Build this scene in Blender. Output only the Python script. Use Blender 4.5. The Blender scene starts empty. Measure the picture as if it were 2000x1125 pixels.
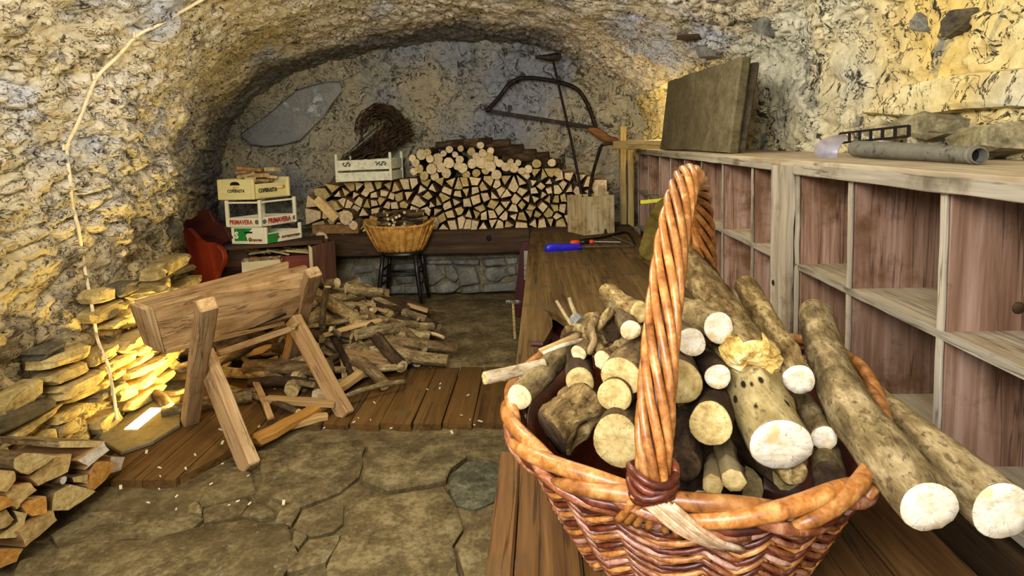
import bpy, bmesh, math, random
import numpy as np
from mathutils import Matrix, Vector
random.seed(7)
sc = bpy.context.scene
COL = sc.collection
R = math.radians
# ------------------------------------------------------------------ camera, world, lights, exposure
FOC, EYE, SHIFT = 1150.0, 1.35, -185.0
cam_d = bpy.data.cameras.new('camera'); cam = bpy.data.objects.new('camera', cam_d); COL.objects.link(cam)
CM = Matrix.Rotation(R(2.3), 4, 'Z') @ Matrix.Rotation(R(85), 4, 'X') @ Matrix.Rotation(R(-1.5), 4, 'Z')
cam.matrix_world = Matrix.Translation((0, 0, EYE)) @ CM
cam_d.sensor_width = 36.0; cam_d.sensor_fit = 'HORIZONTAL'
cam_d.lens = FOC * 36.0 / 2000.0
cam_d.shift_x = 0.0; cam_d.shift_y = SHIFT / 2000.0
cam_d.clip_start = 0.02; cam_d.clip_end = 100
sc.camera = cam
sc.view_settings.view_transform = 'Standard'; sc.view_settings.look = 'None'
sc.view_settings.gamma = 1.0; sc.view_settings.use_curve_mapping = False
sc.view_settings.exposure = 0.45

w = bpy.data.worlds.new('world'); sc.world = w; w.use_nodes = True
w.node_tree.nodes['Background'].inputs[0].default_value = (0.93, 0.95, 1.0, 1)
w.node_tree.nodes['Background'].inputs[1].default_value = 0.75

def area(name, loc, target, size, power, color, size_y=None, spread=180):
    d = bpy.data.lights.new(name, 'AREA'); o = bpy.data.objects.new(name, d); COL.objects.link(o)
    d.energy = power; d.color = color; d.size = size
    d.shape = 'RECTANGLE'; d.size_y = size_y or size; d.spread = R(spread)
    o.location = loc
    o.rotation_euler = (Vector(target) - Vector(loc)).to_track_quat('-Z', 'Y').to_euler()
    return o
def point(name, loc, power, color, rad=0.05):
    d = bpy.data.lights.new(name, 'POINT'); o = bpy.data.objects.new(name, d); COL.objects.link(o)
    d.energy = power; d.color = color; d.shadow_soft_size = rad; o.location = loc
    return o
# daylight through the open cellar doorway behind the camera; two unseen warm fill lamps added to brighten the cellar; floor light by the left wall
area('doorway_daylight', (-0.75, -0.55, 2.15), (0.25, 2.6, 0.7), 1.5, 92, (0.95, 0.96, 1.0), 0.9)
point('warm_fill_overhead', (-0.75, 1.7, 2.10), 44, (1.0, 0.94, 0.82), 0.10)
point('warm_fill_rear', (0.15, 2.85, 2.12), 21, (1.0, 0.94, 0.84), 0.08)
point('shelf_end_lamp', (0.98, 4.75, 1.42), 5, (1.0, 0.76, 0.36), 0.04)
area('floor_light_beam', (-1.84, 2.93, 0.09), (-2.2, 2.9, 0.50), 0.30, 15, (1.0, 0.74, 0.22), 0.06)

# ------------------------------------------------------------------ helpers
CMi = CM.to_3x3()
def ray(x, y):
    return CMi @ Vector(((x - 1000) / FOC, -(y - 562.5 - SHIFT) / FOC, -1.0))
def on_y(x, y, Y):
    d = ray(x, y); t = Y / d.y; return Vector((d.x * t, Y, EYE + d.z * t))
def on_z(x, y, z=0.0):
    d = ray(x, y); t = (z - EYE) / d.z; return Vector((d.x * t, d.y * t, z))
def on_x(x, y, X):
    d = ray(x, y); t = X / d.x; return Vector((X, d.y * t, EYE + d.z * t))

def tag(o, label=None, cat=None, group=None, kind=None):
    if label: o['label'] = label
    if cat: o['category'] = cat
    if group: o['group'] = group
    if kind: o['kind'] = kind
    return o
def thing(name, label, cat, loc=(0, 0, 0), rotz=0.0, group=None):
    o = bpy.data.objects.new(name, None); COL.objects.link(o)
    o.empty_display_size = 0.05
    o.location = loc; o.rotation_euler = (0, 0, rotz)
    return tag(o, label, cat, group)
def wmat(o):
    m = o.matrix_basis.copy()
    return wmat(o.parent) @ m if o.parent else m
def make(name, V, F, mats, parent=None, midx=None, smooth=True, M=None, world=False, sharp=None):
    """link one mesh object; M places it (in the parent's space, or in world space when world=True)"""
    me = bpy.data.meshes.new(name)
    me.from_pydata([tuple(v) for v in V], [], [tuple(f) for f in F])
    if not isinstance(mats, (list, tuple)): mats = [mats]
    for m in mats: me.materials.append(m)
    if midx is not None: me.polygons.foreach_set('material_index', midx)
    if smooth: me.polygons.foreach_set('use_smooth', [True] * len(me.polygons))
    if sharp: me.set_sharp_from_angle(angle=R(sharp))
    o = bpy.data.objects.new(name, me); COL.objects.link(o)
    place(o, parent, M, world)
    return o
def place(o, parent=None, M=None, world=False):
    M = M if M is not None else Matrix()
    if parent is not None:
        o.parent = parent
        if world: M = wmat(parent).inverted() @ M
    o.matrix_basis = M
    return o
def twin(src, parent=None, M=None, world=False, name=None):
    o = src.copy()
    if name: o.name = name
    COL.objects.link(o); o.parent = None
    return place(o, parent, M, world)
def copy_tree(o, parent=None):
    c = o.copy(); COL.objects.link(c); c.parent = parent
    for ch in list(o.children): copy_tree(ch, c)
    return c
def frame(a, b, up=(0, 0, 1), axis='X'):
    """matrix at the middle of a-b whose local X (or Z) runs along a->b"""
    a, b = Vector(a), Vector(b); x = (b - a).normalized(); u = Vector(up)
    if abs(x.dot(u)) > 0.98: u = Vector((0, 1, 0))
    y = u.cross(x).normalized(); z = x.cross(y)
    if axis == 'X': cols = (x, y, z)
    else: cols = (z * -1, y, x) if False else (y, z, x)
    m = Matrix.Identity(4)
    for i, c in enumerate(cols):
        for r in range(3): m[r][i] = c[r]
    return Matrix.Translation((a + b) / 2) @ m
def loft(rings, caps=True, closed=True):
    n = len(rings[0]); V = [p for r in rings for p in r]; F = []
    for i in range(len(rings) - 1):
        for j in range(n if closed else n - 1):
            k = (j + 1) % n
            F.append((i * n + j, i * n + k, (i + 1) * n + k, (i + 1) * n + j))
    nb = len(F)
    if caps:
        F.append(tuple(range(n - 1, -1, -1)))
        L = (len(rings) - 1) * n
        F.append(tuple(range(L, L + n)))
    return V, F, [0] * nb + [1] * (len(F) - nb)
def box_rings(L, W, T, ch=0.004, wob=0.0, segs=1, rnd=None, taper=1.0):
    rings = []
    xs = [(-L / 2, 1), (-L / 2 + ch, 0)] + [(-L / 2 + L * i / segs, 0) for i in range(1, segs)] + [(L / 2 - ch, 0), (L / 2, 1)]
    for x, s in xs:
        t = 1 + (taper - 1) * (x / L + 0.5)
        w2, t2 = W / 2 * t - s * ch, T / 2 * t - s * ch
        c = ch
        pts = [(w2 - c, -t2), (w2, -t2 + c), (w2, t2 - c), (w2 - c, t2), (-w2 + c, t2), (-w2, t2 - c), (-w2, -t2 + c), (-w2 + c, -t2)]
        if wob:
            dx, dy = random.uniform(-wob, wob), random.uniform(-wob, wob)
            pts = [(a + dx + random.uniform(-wob, wob) * .5, b + dy + random.uniform(-wob, wob) * .5) for a, b in pts]
        rings.append([(x, a, b) for a, b in pts])
    return rings
def board(name, a, b, W, T, mat, parent=None, up=(0, 0, 1), ch=0.004, wob=0.0, segs=1, taper=1.0):
    """plank from a to b (world), width W across, thickness T along up"""
    L = (Vector(b) - Vector(a)).length
    V, F, mi = loft(box_rings(L, W, T, ch, wob, segs, taper=taper))
    return make(name, V, F, mat, parent, smooth=False, M=frame(a, b, up), world=True)
def tube_rings(pts, rad, n=8, flat=1.0):
    pts = [Vector(p) for p in pts]; m = len(pts)
    if not hasattr(rad, '__len__'): rad = [rad] * m
    rings = []; u = None
    for i, p in enumerate(pts):
        t = (pts[min(i + 1, m - 1)] - pts[max(i - 1, 0)]).normalized()
        if u is None:
            u = Vector((0, 0, 1)) if abs(t.z) < 0.9 else Vector((1, 0, 0))
        u = (u - t * u.dot(t)).normalized(); v = t.cross(u)
        rings.append([p + (u * math.cos(2 * math.pi * j / n) + v * math.sin(2 * math.pi * j / n) * flat) * rad[i] for j in range(n)])
    return rings
def tube(name, pts, rad, mat, parent=None, n=8, world=True, M=None, mats_cap=None, smooth=True):
    V, F, mi = loft(tube_rings(pts, rad, n))
    if mats_cap: return make(name, V, F, [mat, mats_cap], parent, mi, smooth, M, world, sharp=50)
    return make(name, V, F, mat, parent, None, smooth, M, world, sharp=60)
def spline(pts, k=6):
    """catmull-rom through pts"""
    P = [Vector(p) for p in pts]; P = [P[0] * 2 - P[1]] + P + [P[-1] * 2 - P[-2]]; out = []
    for i in range(1, len(P) - 2):
        a, b, c, d = P[i - 1:i + 3]
        for j in range(k):
            t = j / k
            out.append(0.5 * ((2 * b) + (c - a) * t + (2 * a - 5 * b + 4 * c - d) * t * t + (3 * b - a - 3 * c + d) * t ** 3))
    out.append(P[-2]); return out
def prism(name, poly, axis_vec, mat, parent=None, ch=0.0, world=True):
    """flat polygon (3D points) extruded by axis_vec"""
    a = Vector(axis_vec); P = [Vector(p) for p in poly]; c = sum(P, Vector()) / len(P)
    if ch:
        sh = lambda q: q + (c - q).normalized() * ch
        e = a.normalized() * ch
        rings = [[sh(p) for p in P], [p + e for p in P], [p + a - e for p in P], [sh(p) + a for p in P]]
    else: rings = [P, [p + a for p in P]]
    k = max(range(len(P)), key=lambda i: (P[(i + 1) % len(P)] - P[i]).length)      # grain runs along the longest edge
    d = (P[(k + 1) % len(P)] - P[k]).normalized(); fr = frame(c - d * .1, c + d * .1, up=a.normalized() if abs(a.normalized().dot(d)) < .9 else (0, 0, 1)); inv = fr.inverted()
    rings = [[inv @ p for p in r] for r in rings]
    V, F, mi = loft(rings)
    return make(name, V, F, mat, parent, None, False, fr, world)

# numpy noise
def _h(ix, iy, iz, s):
    n = (ix.astype(np.int64) * 374761393 + iy.astype(np.int64) * 668265263 + iz.astype(np.int64) * 2147483647 + s * 144269504) & 0xFFFFFFFF
    n = ((n ^ (n >> 13)) * 1274126177) & 0xFFFFFFFF
    n = ((n ^ (n >> 16)) * 2246822519) & 0xFFFFFFFF
    return ((n ^ (n >> 15)) & 0xFFFFFF) / float(0xFFFFFF)
def vnoise(p, s=0):
    i = np.floor(p).astype(np.int64); f = p - i; f = f * f * (3 - 2 * f)
    r = 0
    for dx in (0, 1):
        wx = f[:, 0] if dx else 1 - f[:, 0]
        for dy in (0, 1):
            wy = f[:, 1] if dy else 1 - f[:, 1]
            for dz in (0, 1):
                wz = f[:, 2] if dz else 1 - f[:, 2]
                r = r + wx * wy * wz * _h(i[:, 0] + dx, i[:, 1] + dy, i[:, 2] + dz, s)
    return r * 2 - 1
def fbm(p, o=4, s=0, g=0.5):
    a, r = 1.0, 0
    for k in range(o):
        r = r + a * vnoise(p, s + k * 17); p = p * 2.03 + 7.7; a *= g
    return r
def voro(p, s=0):
    i = np.floor(p).astype(np.int64); n = len(p)
    f1 = np.full(n, 9.0); f2 = np.full(n, 9.0); h1 = np.zeros(n)
    for dx in (-1, 0, 1):
        for dy in (-1, 0, 1):
            for dz in (-1, 0, 1):
                c = i + np.array([dx, dy, dz])
                q = np.stack([_h(c[:, 0], c[:, 1], c[:, 2], s + k) for k in (1, 2, 3)], 1) + c
                d = np.sqrt(((q - p) ** 2).sum(1)); hh = _h(c[:, 0], c[:, 1], c[:, 2], s + 9)
                m = d < f1
                f2 = np.where(m, f1, np.minimum(f2, d)); h1 = np.where(m, hh, h1); f1 = np.where(m, d, f1)
    return f1, f2, h1
def sstep(a, b, x):
    t = np.clip((x - a) / (b - a), 0, 1); return t * t * (3 - 2 * t)
# ------------------------------------------------------------------ materials
class NT:
    def __init__(s, name, rough=0.8, spec=0.3):
        s.m = bpy.data.materials.new(name); s.m.use_nodes = True; s.t = s.m.node_tree
        s.b = s.t.nodes['Principled BSDF']
        s.b.inputs['Roughness'].default_value = rough
        s.b.inputs['Specular IOR Level'].default_value = spec
    def n(s, typ, **kw):
        o = s.t.nodes.new(typ)
        for k, v in kw.items():
            if k.startswith('i_'):
                key = k[2:]; key = int(key) if key.isdigit() else key
                s.set(o.inputs[key], v)
            else: setattr(o, k, v)
        return o
    def set(s, sock, v):
        if hasattr(v, 'links') or isinstance(v, bpy.types.NodeSocket): s.t.links.new(v, sock)
        else: sock.default_value = v
    def coord(s, scale=(1, 1, 1), rnd=True):
        tc = s.n('ShaderNodeTexCoord'); v = tc.outputs['Object']
        if rnd:
            oi = s.n('ShaderNodeObjectInfo'); mu = s.n('ShaderNodeMath', operation='MULTIPLY', i_0=oi.outputs['Random'], i_1=37.0)
            ad = s.n('ShaderNodeVectorMath', operation='ADD'); s.set(ad.inputs[0], v); s.set(ad.inputs[1], mu.outputs[0]); v = ad.outputs[0]
        ml = s.n('ShaderNodeVectorMath', operation='MULTIPLY'); s.set(ml.inputs[0], v); ml.inputs[1].default_value = scale
        return ml.outputs[0]
    def noise(s, v, sc=5, det=6, rough=0.6, dist=0.0):
        o = s.n('ShaderNodeTexNoise'); s.set(o.inputs['Vector'], v); o.inputs['Scale'].default_value = sc
        o.inputs['Detail'].default_value = det; o.inputs['Roughness'].default_value = rough; o.inputs['Distortion'].default_value = dist
        return o.outputs['Fac']
    def vor(s, v, sc=5, feat='F1', rnd=1.0):
        o = s.n('ShaderNodeTexVoronoi', feature=feat); s.set(o.inputs['Vector'], v); o.inputs['Scale'].default_value = sc
        o.inputs['Randomness'].default_value = rnd
        return o.outputs['Distance']
    def ramp(s, f, stops):
        o = s.n('ShaderNodeValToRGB'); s.set(o.inputs[0], f); e = o.color_ramp.elements
        while len(e) < len(stops): e.new(0.5)
        for el, (p, c) in zip(e, stops):
            el.position = p; el.color = (*c, 1) if len(c) == 3 else c
        return o.outputs[0]
    def mask(s, f, a, b):
        o = s.n('ShaderNodeMapRange'); s.set(o.inputs[0], f); o.inputs[1].default_value = a; o.inputs[2].default_value = b
        return o.outputs[0]
    def mix(s, f, a, b, mode='MIX'):
        o = s.n('ShaderNodeMix', data_type='RGBA', blend_type=mode)
        s.set(o.inputs[0], f)
        for sock, v in ((o.inputs[6], a), (o.inputs[7], b)):
            s.set(sock, v if isinstance(v, bpy.types.NodeSocket) else (*v, 1))
        return o.outputs[2]
    def math(s, op, a, b=0.0):
        o = s.n('ShaderNodeMath', operation=op); s.set(o.inputs[0], a); s.set(o.inputs[1], b); return o.outputs[0]
    def vary(s, c, amt=0.3):
        """value change from object to object"""
        oi = s.n('ShaderNodeObjectInfo'); r = s.n('ShaderNodeMapRange'); s.set(r.inputs[0], oi.outputs['Random'])
        r.inputs[3].default_value = 1 - amt; r.inputs[4].default_value = 1 + amt
        h = s.n('ShaderNodeHueSaturation'); s.set(h.inputs['Color'], c); s.set(h.inputs['Value'], r.outputs[0])
        return h.outputs[0]
    def done(s, col, height=None, bump=0.3, dist=0.01, rough=None):
        s.set(s.b.inputs['Base Color'], col if isinstance(col, bpy.types.NodeSocket) else (*col, 1))
        if height is not None:
            b = s.n('ShaderNodeBump'); b.inputs['Strength'].default_value = bump; b.inputs['Distance'].default_value = dist
            s.set(b.inputs['Height'], height); s.set(s.b.inputs['Normal'], b.outputs[0])
        if rough is not None: s.set(s.b.inputs['Roughness'], rough)
        return s.m
def lin(r, g, b):
    f = lambda c: (c / 255) / 12.92 if c / 255 <= 0.04045 else ((c / 255 + 0.055) / 1.055) ** 2.4
    return (f(r), f(g), f(b))
def wood(name, dark, mid, light, axis=0, sc=1.0, rough=0.65, bump=0.25, vary=0.2, spec=0.25, dirt=None, crack=None):
    s = NT(name, rough, spec); st = [22.0, 22.0, 22.0]; st[axis] = 1.3
    v = s.coord(tuple(x * sc for x in st))
    n1 = s.noise(v, 1.0, 6, 0.62, 0.8); n2 = s.noise(v, 5.0, 4, 0.6)
    f = s.math('ADD', s.math('MULTIPLY', n1, 0.75), s.math('MULTIPLY', n2, 0.3))
    c = s.ramp(f, [(0.30, dark), (0.50, mid), (0.72, light)])
    if dirt:
        g = s.noise(s.coord((4, 4, 4)), 1.3, 5, 0.65); c = s.mix(s.mask(g, 0.52, 0.68), c, dirt)
    if crack:
        n3 = s.noise(s.coord(tuple((1.1 if i == axis else 30.0) * sc for i in range(3))), 1.0, 4, 0.5, 0.3)
        k = s.mask(s.math('ABSOLUTE', s.math('SUBTRACT', n3, 0.5)), 0.020, 0.004); g2 = s.noise(s.coord((5, 5, 5)), 1.0, 2); k = s.math('MULTIPLY', k, s.mask(g2, 0.42, 0.52))
        c = s.mix(s.math('MULTIPLY', k, .6), c, crack); f = s.math('SUBTRACT', f, s.math('MULTIPLY', k, 0.8))
    return s.done(s.vary(c, vary), f, bump, 0.004)
def bark(name, dark, mid, light, spot=None, sc=1.0, bump=0.6, vary=0.25):
    s = NT(name, 0.9, 0.15)
    v = s.coord((30 * sc, 30 * sc, 9 * sc)); n1 = s.noise(v, 1.0, 8, 0.7, 0.4)
    n2 = s.noise(s.coord((12 * sc, 12 * sc, 7 * sc)), 1.0, 4, 0.6)
    f = s.math('ADD', s.math('MULTIPLY', n1, 0.6), s.math('MULTIPLY', n2, 0.45))
    c = s.ramp(f, [(0.36, dark), (0.52, mid), (0.68, light)])
    sp_ = s.noise(s.coord((120, 120, 60)), 1.0, 4, 0.6); c = s.mix(s.math('MULTIPLY', s.mask(sp_, 0.56, 0.64), 0.65), c, dark)
    if spot:
        d = s.vor(s.coord((55, 55, 30)), 1.0); k = s.noise(s.coord((9, 9, 9)), 1.0, 2)
        mk = s.math('MULTIPLY', s.mask(d, 0.34, 0.24), s.mask(k, 0.48, 0.56)); c = s.mix(mk, c, spot)
    return s.done(s.vary(c, vary), f, bump, 0.006)
def cutend(name, dark, mid, light, rim=None, rings=260.0, vary=0.15, blotch=None):
    """sawn end grain: rings around the object's own z axis"""
    s = NT(name, 0.75, 0.2)
    tc = s.n('ShaderNodeTexCoord'); sep = s.n('ShaderNodeSeparateXYZ'); s.set(sep.inputs[0], tc.outputs['Object'])
    x, y = sep.outputs[0], sep.outputs[1]
    r = s.math('SQRT', s.math('ADD', s.math('MULTIPLY', x, x), s.math('MULTIPLY', y, y)))
    nz = s.noise(s.coord((40, 40, 40)), 1.0, 6, 0.7)
    rr = s.math('ADD', r, s.math('MULTIPLY', nz, 0.012))
    wv = s.math('SINE', s.math('MULTIPLY', rr, rings * 2.2))
    f = s.math('ADD', s.math('MULTIPLY', wv, 0.028), nz)
    c = s.ramp(f, [(0.28, dark), (0.48, mid), (0.66, light)])
    tc2 = s.n('ShaderNodeTexCoord'); a_ = s.math('ARCTAN2', y, x); vv = s.n('ShaderNodeCombineXYZ'); s.set(vv.inputs[0], s.math('MULTIPLY', a_, 2.2)); oi2 = s.n('ShaderNodeObjectInfo'); s.set(vv.inputs[1], s.math('MULTIPLY', oi2.outputs['Random'], 60.0)); s.set(vv.inputs[2], s.math('MULTIPLY', r, 14.0))
    ck = s.noise(vv.outputs[0], 1.6, 3, 0.5); cm = s.mask(s.math('ABSOLUTE', s.math('SUBTRACT', ck, 0.44)), 0.010, 0.002)
    c = s.mix(s.math('MULTIPLY', cm, 0.7), c, tuple(q * .35 for q in dark))
    sm = s.noise(s.coord((14, 120, 20)), 1.0, 3, 0.5); c = s.mix(s.math('MULTIPLY', s.mask(sm, 0.58, 0.70), 0.5), c, dark)
    if blotch:
        c = s.mix(s.mask(s.noise(s.coord((26, 26, 26)), 1.0, 4), 0.58, 0.66), c, blotch)
    return s.done(s.vary(c, vary), f, 0.35, 0.003)
def stone(name, dark, mid, light, patch, sc=1.0, bump=0.6, vary=0.15, lichen=None, spec=0.2):
    s = NT(name, 0.92, spec)
    v = s.coord((1, 1, 1)); n1 = s.noise(v, 5 * sc, 8, 0.68, 0.3); n2 = s.noise(v, 28 * sc, 6, 0.7); n3 = s.noise(v, 1.6 * sc, 4, 0.6)
    f = s.math('ADD', s.math('MULTIPLY', n1, 0.6), s.math('MULTIPLY', n2, 0.4))
    c = s.ramp(f, [(0.34, dark), (0.48, mid), (0.62, light)])
    c = s.mix(s.mask(n3, 0.50, 0.66), c, s.mix(0.55, c, patch))
    if lichen: c = s.mix(s.mask(s.noise(v, 9 * sc, 6, 0.75), 0.60, 0.66), c, lichen)
    return s.done(s.vary(c, vary), f, bump, 0.012)
def plain(name, col, rough=0.5, metal=0.0, spec=0.4, wear=None, vary=0.0):
    s = NT(name, rough, spec); s.b.inputs['Metallic'].default_value = metal
    n = s.noise(s.coord((30, 30, 30)), 1.0, 5, 0.65)
    c = s.mix(s.mask(n, 0.35, 0.75), tuple(x * 0.75 for x in col), tuple(min(1, x * 1.15) for x in col))
    if wear: c = s.mix(s.mask(s.noise(s.coord((22, 22, 22)), 1.0, 6, 0.7), 0.55, 0.63), c, wear)
    if vary: c = s.vary(c, vary)
    return s.done(c, n, 0.08, 0.002)
def masonry(name, pal, stretch=(1, 1, 1), sc=1.0, warm=None, cool=None, crack=1.0, low=None, back_grey=None):
    """rubble smeared with flaking lime mortar: plaster, bare stone, thin crevices and pits, each with its own colour"""
    s = NT(name, 0.95, 0.1); v = s.coord(stretch, rnd=False)
    mort, mort2, st, pit = pal
    big = s.noise(v, 1.1 * sc, 5, 0.6); med = s.noise(v, 4.5 * sc, 9, 0.72, 0.6); fine = s.noise(v, 26 * sc, 7, 0.72); flake = s.noise(v, 9 * sc, 8, 0.62, 1.2); pits = s.noise(v, 12 * sc, 7, 0.7, 1.0)
    c = s.mix(s.mask(fine, 0.36, 0.62), mort2, mort)
    if warm: c = s.mix(s.mask(big, 0.44, 0.60), c, s.mix(s.mask(fine, 0.34, 0.62), tuple(x * .70 for x in warm), warm))
    if cool: c = s.mix(s.mask(s.noise(v, 0.8 * sc, 3, 0.5), 0.54, 0.62), c, s.mix(s.mask(fine, 0.34, 0.62), tuple(x * .6 for x in cool), cool))
    c = s.mix(s.mask(med, 0.565, 0.62), c, s.mix(s.mask(fine, .35, .65), tuple(x * .55 for x in st), st))
    if low:     # bare yellower masonry near the ground, with a ragged upper edge
        l1, l2, z0, z1 = low
        tc = s.n('ShaderNodeTexCoord'); sp = s.n('ShaderNodeSeparateXYZ'); s.set(sp.inputs[0], tc.outputs['Object'])
        zz = s.math('ADD', sp.outputs[2], s.math('MULTIPLY', s.math('SUBTRACT', s.noise(v, 3.0, 5, 0.6), 0.5), 1.0))
        c = s.mix(s.mask(zz, z1, z0), c, s.mix(s.mask(med, .42, .58), l1, l2))
    if back_grey:    # ragged darker grey band towards the back of the vault
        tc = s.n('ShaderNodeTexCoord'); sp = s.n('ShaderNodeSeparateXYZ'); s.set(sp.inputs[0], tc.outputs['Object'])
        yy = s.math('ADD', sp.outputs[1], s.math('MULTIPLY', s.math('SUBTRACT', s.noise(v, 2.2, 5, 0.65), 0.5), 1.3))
        c = s.mix(s.math('MULTIPLY', s.mask(yy, 4.75, 5.2), s.mask(sp.outputs[0], .55, .1)), c, s.mix(s.mask(fine, .35, .62), tuple(x * .6 for x in back_grey), back_grey))
    ln = s.math('ABSOLUTE', s.math('SUBTRACT', flake, 0.5)); lm = s.math('MULTIPLY', s.mask(ln, 0.018 * crack, 0.004), s.mask(med, 0.42, 0.50))
    pm = s.mask(pits, 0.60, 0.635)
    c = s.mix(s.math('MAXIMUM', lm, pm), c, pit)
    st1 = s.n('ShaderNodeMath', operation='SNAP'); s.set(st1.inputs[0], flake); st1.inputs[1].default_value = 0.07
    h = s.math('ADD', s.math('MULTIPLY', fine, 0.35), s.math('ADD', s.math('MULTIPLY', st1.outputs[0], 1.6), s.math('MULTIPLY', med, 0.6)))
    h = s.math('SUBTRACT', h, s.math('MULTIPLY', s.math('MAXIMUM', lm, pm), 0.5))
    return s.done(c, h, 0.9, 0.022)

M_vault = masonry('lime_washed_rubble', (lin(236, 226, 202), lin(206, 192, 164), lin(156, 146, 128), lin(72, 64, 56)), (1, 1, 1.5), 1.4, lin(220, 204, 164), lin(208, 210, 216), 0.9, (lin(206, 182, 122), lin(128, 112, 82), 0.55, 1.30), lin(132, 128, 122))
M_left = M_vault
M_right = masonry('rubble_right', (lin(232, 218, 166), lin(194, 174, 118), lin(142, 138, 118), lin(58, 52, 44)), (1, 1, 1), 0.55, lin(226, 196, 116), lin(206, 200, 172), 0.55)
M_back = masonry('old_plaster', (lin(172, 164, 138), lin(140, 132, 108), lin(116, 114, 102), lin(72, 66, 52)), (1, 1, 1), 0.8, lin(172, 158, 126), lin(146, 148, 150), 0.7)
M_cement = masonry('smooth_cement', (lin(190, 192, 186), lin(172, 174, 168), lin(170, 172, 166), lin(140, 138, 130)), (1, 1, 1), 0.5, None, None, 0.2)
M_soil = stone('packed_soil', lin(50, 40, 23), lin(88, 74, 45), lin(122, 106, 70), lin(68, 55, 32), 1.6, 0.7)
M_flag = stone('flagstone', lin(54, 44, 25), lin(98, 83, 51), lin(142, 126, 86), lin(76, 62, 35), 1.8, 0.95, 0.12, lin(124, 116, 88))
M_flagdark = stone('lichen_stone', lin(44, 42, 28), lin(84, 80, 58), lin(124, 118, 92), lin(40, 38, 26), 5.0, 0.8, 0.1)
M_slate = stone('slaty_stone', lin(112, 94, 54), lin(166, 142, 84), lin(206, 182, 118), lin(120, 108, 80), 2.0, 0.7, 0.22)
M_pale2 = stone('pale_ledge_stone', lin(140, 128, 92), lin(198, 182, 132), lin(226, 212, 164), lin(170, 150, 100), 1.8, 0.7, 0.1)
M_ledge = stone('ledge_stone', lin(64, 58, 40), lin(124, 114, 84), lin(176, 164, 124), lin(110, 98, 62), 2.2, 0.9, 0.15)
M_grey = stone('grey_stone', lin(70, 68, 58), lin(112, 110, 98), lin(150, 148, 134), lin(92, 88, 70), 2.0, 0.7, 0.2)
M_rust = stone('dark_stone', lin(48, 44, 36), lin(84, 76, 60), lin(120, 108, 82), lin(90, 74, 40), 2.4, 0.8, 0.2)
# ------------------------------------------------------------------ room shell: floor, walls, vault
YB = 5.6          # back wall
def lerp_tab(tab, y):
    return np.interp(y, [t[0] for t in tab], [t[1] for t in tab])
XLt = [(-1.2, -2.1), (2.9, -2.1), (3.75, -2.34), (4.3, -2.76), (5.8, -3.04)]
XRt = [(-1.2, 1.36), (3.9, 1.36), (5.8, 1.0)]
ZLt = [(-1.2, 1.1), (3, 1.12), (5.8, 1.26)]
ZRt = [(-1.2, 1.8), (3.4, 1.72), (5.8, 1.38)]
ZCt = [(-1.2, 2.42), (3.5, 2.40), (5.8, 2.29)]
XCt = [(-1.2, -0.35), (5.8, -0.75)]
def profile(Y, nW, nV, nR):
    """cross-section of the cellar at depth Y from the left floor over the crown to the right floor"""
    XL, XR, ZL, ZR, ZC, XC = (float(lerp_tab(t, Y)) for t in (XLt, XRt, ZLt, ZRt, ZCt, XCt))
    pts, nor = [], []
    for i in range(nW):
        z = ZL * i / nW; pts.append((XL - 0.05 * math.sin(math.pi * i / nW), Y, z)); nor.append((1, 0, 0))
    for i in range(nV + 1):
        a = math.pi * (1 - i / nV); c, s_ = math.cos(a), math.sin(a)
        A = (XC - XL) if c < 0 else (XR - XC); Bz = (ZC - ZL) if c < 0 else (ZC - ZR); z0 = ZL if c < 0 else ZR
        pts.append((XC + A * c, Y, z0 + Bz * s_)); n = Vector((-c / max(A, .1), 0, -s_ / max(Bz, .1))).normalized(); nor.append(tuple(n))
    for i in range(1, nR + 1):
        pts.append((XR, Y, ZR * (1 - i / nR))); nor.append((-1, 0, 0))
    return pts, nor
nW, nV, nR = 88, 330, 110
ys = list(np.linspace(-1.1, 1.5, 20)[:-1]) + list(np.linspace(1.5, 5.75, 330))
G, Nn = [], []
for y in ys:
    p, n = profile(y, nW, nV, nR); G.append(p); Nn.append(n)
G = np.array(G); Nn = np.array(Nn); nu = G.shape[1]; ny = len(ys)
P = G.reshape(-1, 3); NN = Nn.reshape(-1, 3)
def rub(P, seed, cell, amp):
    wv = P + 0.06 * np.stack([fbm(P * 4 + 11 * k, 3, seed + k) for k in range(3)], 1)
    f1, f2, h = voro(wv / np.array(cell), seed)
    e = sstep(0.02, 0.22, f2 - f1)
    return e, h, amp * (e * (0.35 + 0.9 * h) - 0.5)
e1, h1, d1 = rub(P, 3, (0.17, 0.24, 0.12), 0.055)
e2, h2, d2 = rub(P, 31, (0.075, 0.11, 0.05), 0.034)
rough = sstep(-0.35, 0.35, fbm(P * 1.3, 3, 91))
flk = np.abs(fbm(P * np.array([9, 6, 12]), 5, 55))
flk2 = fbm(P * 30, 3, 77)
big = fbm(P * 1.7, 3, 5)
uu = np.tile(np.arange(nu), ny)
left = sstep(nW + 60, nW, uu); right = sstep(nW + nV - 40, nW + nV + 10, uu)
f3, g3, h3 = voro((P + 0.10 * np.stack([big, flk, flk2], 1)) * np.array([3.0, 2.6, 3.6]), 71)
bigst = (h3 - .5) * 0.085 * sstep(0.03, 0.16, g3 - f3) - 0.03 * sstep(0.10, 0.0, g3 - f3)
tf = fbm(P * np.array([5, 4, 7]) + 3.3, 4, 141); ter = np.floor(tf * 5) / 5 + sstep(.55, 1.0, tf * 5 - np.floor(tf * 5)) / 5
disp = 0.035 * big + d1 * (0.16 + 0.6 * left) + d2 * (0.24 + 0.36 * rough) * (1 - .7 * right) - 0.034 * (0.35 + flk) * (0.6 - 0.3 * right) + 0.006 * flk2 + 0.022 * ter * (1 - .3 * right) + bigst * right * 1.0
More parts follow.
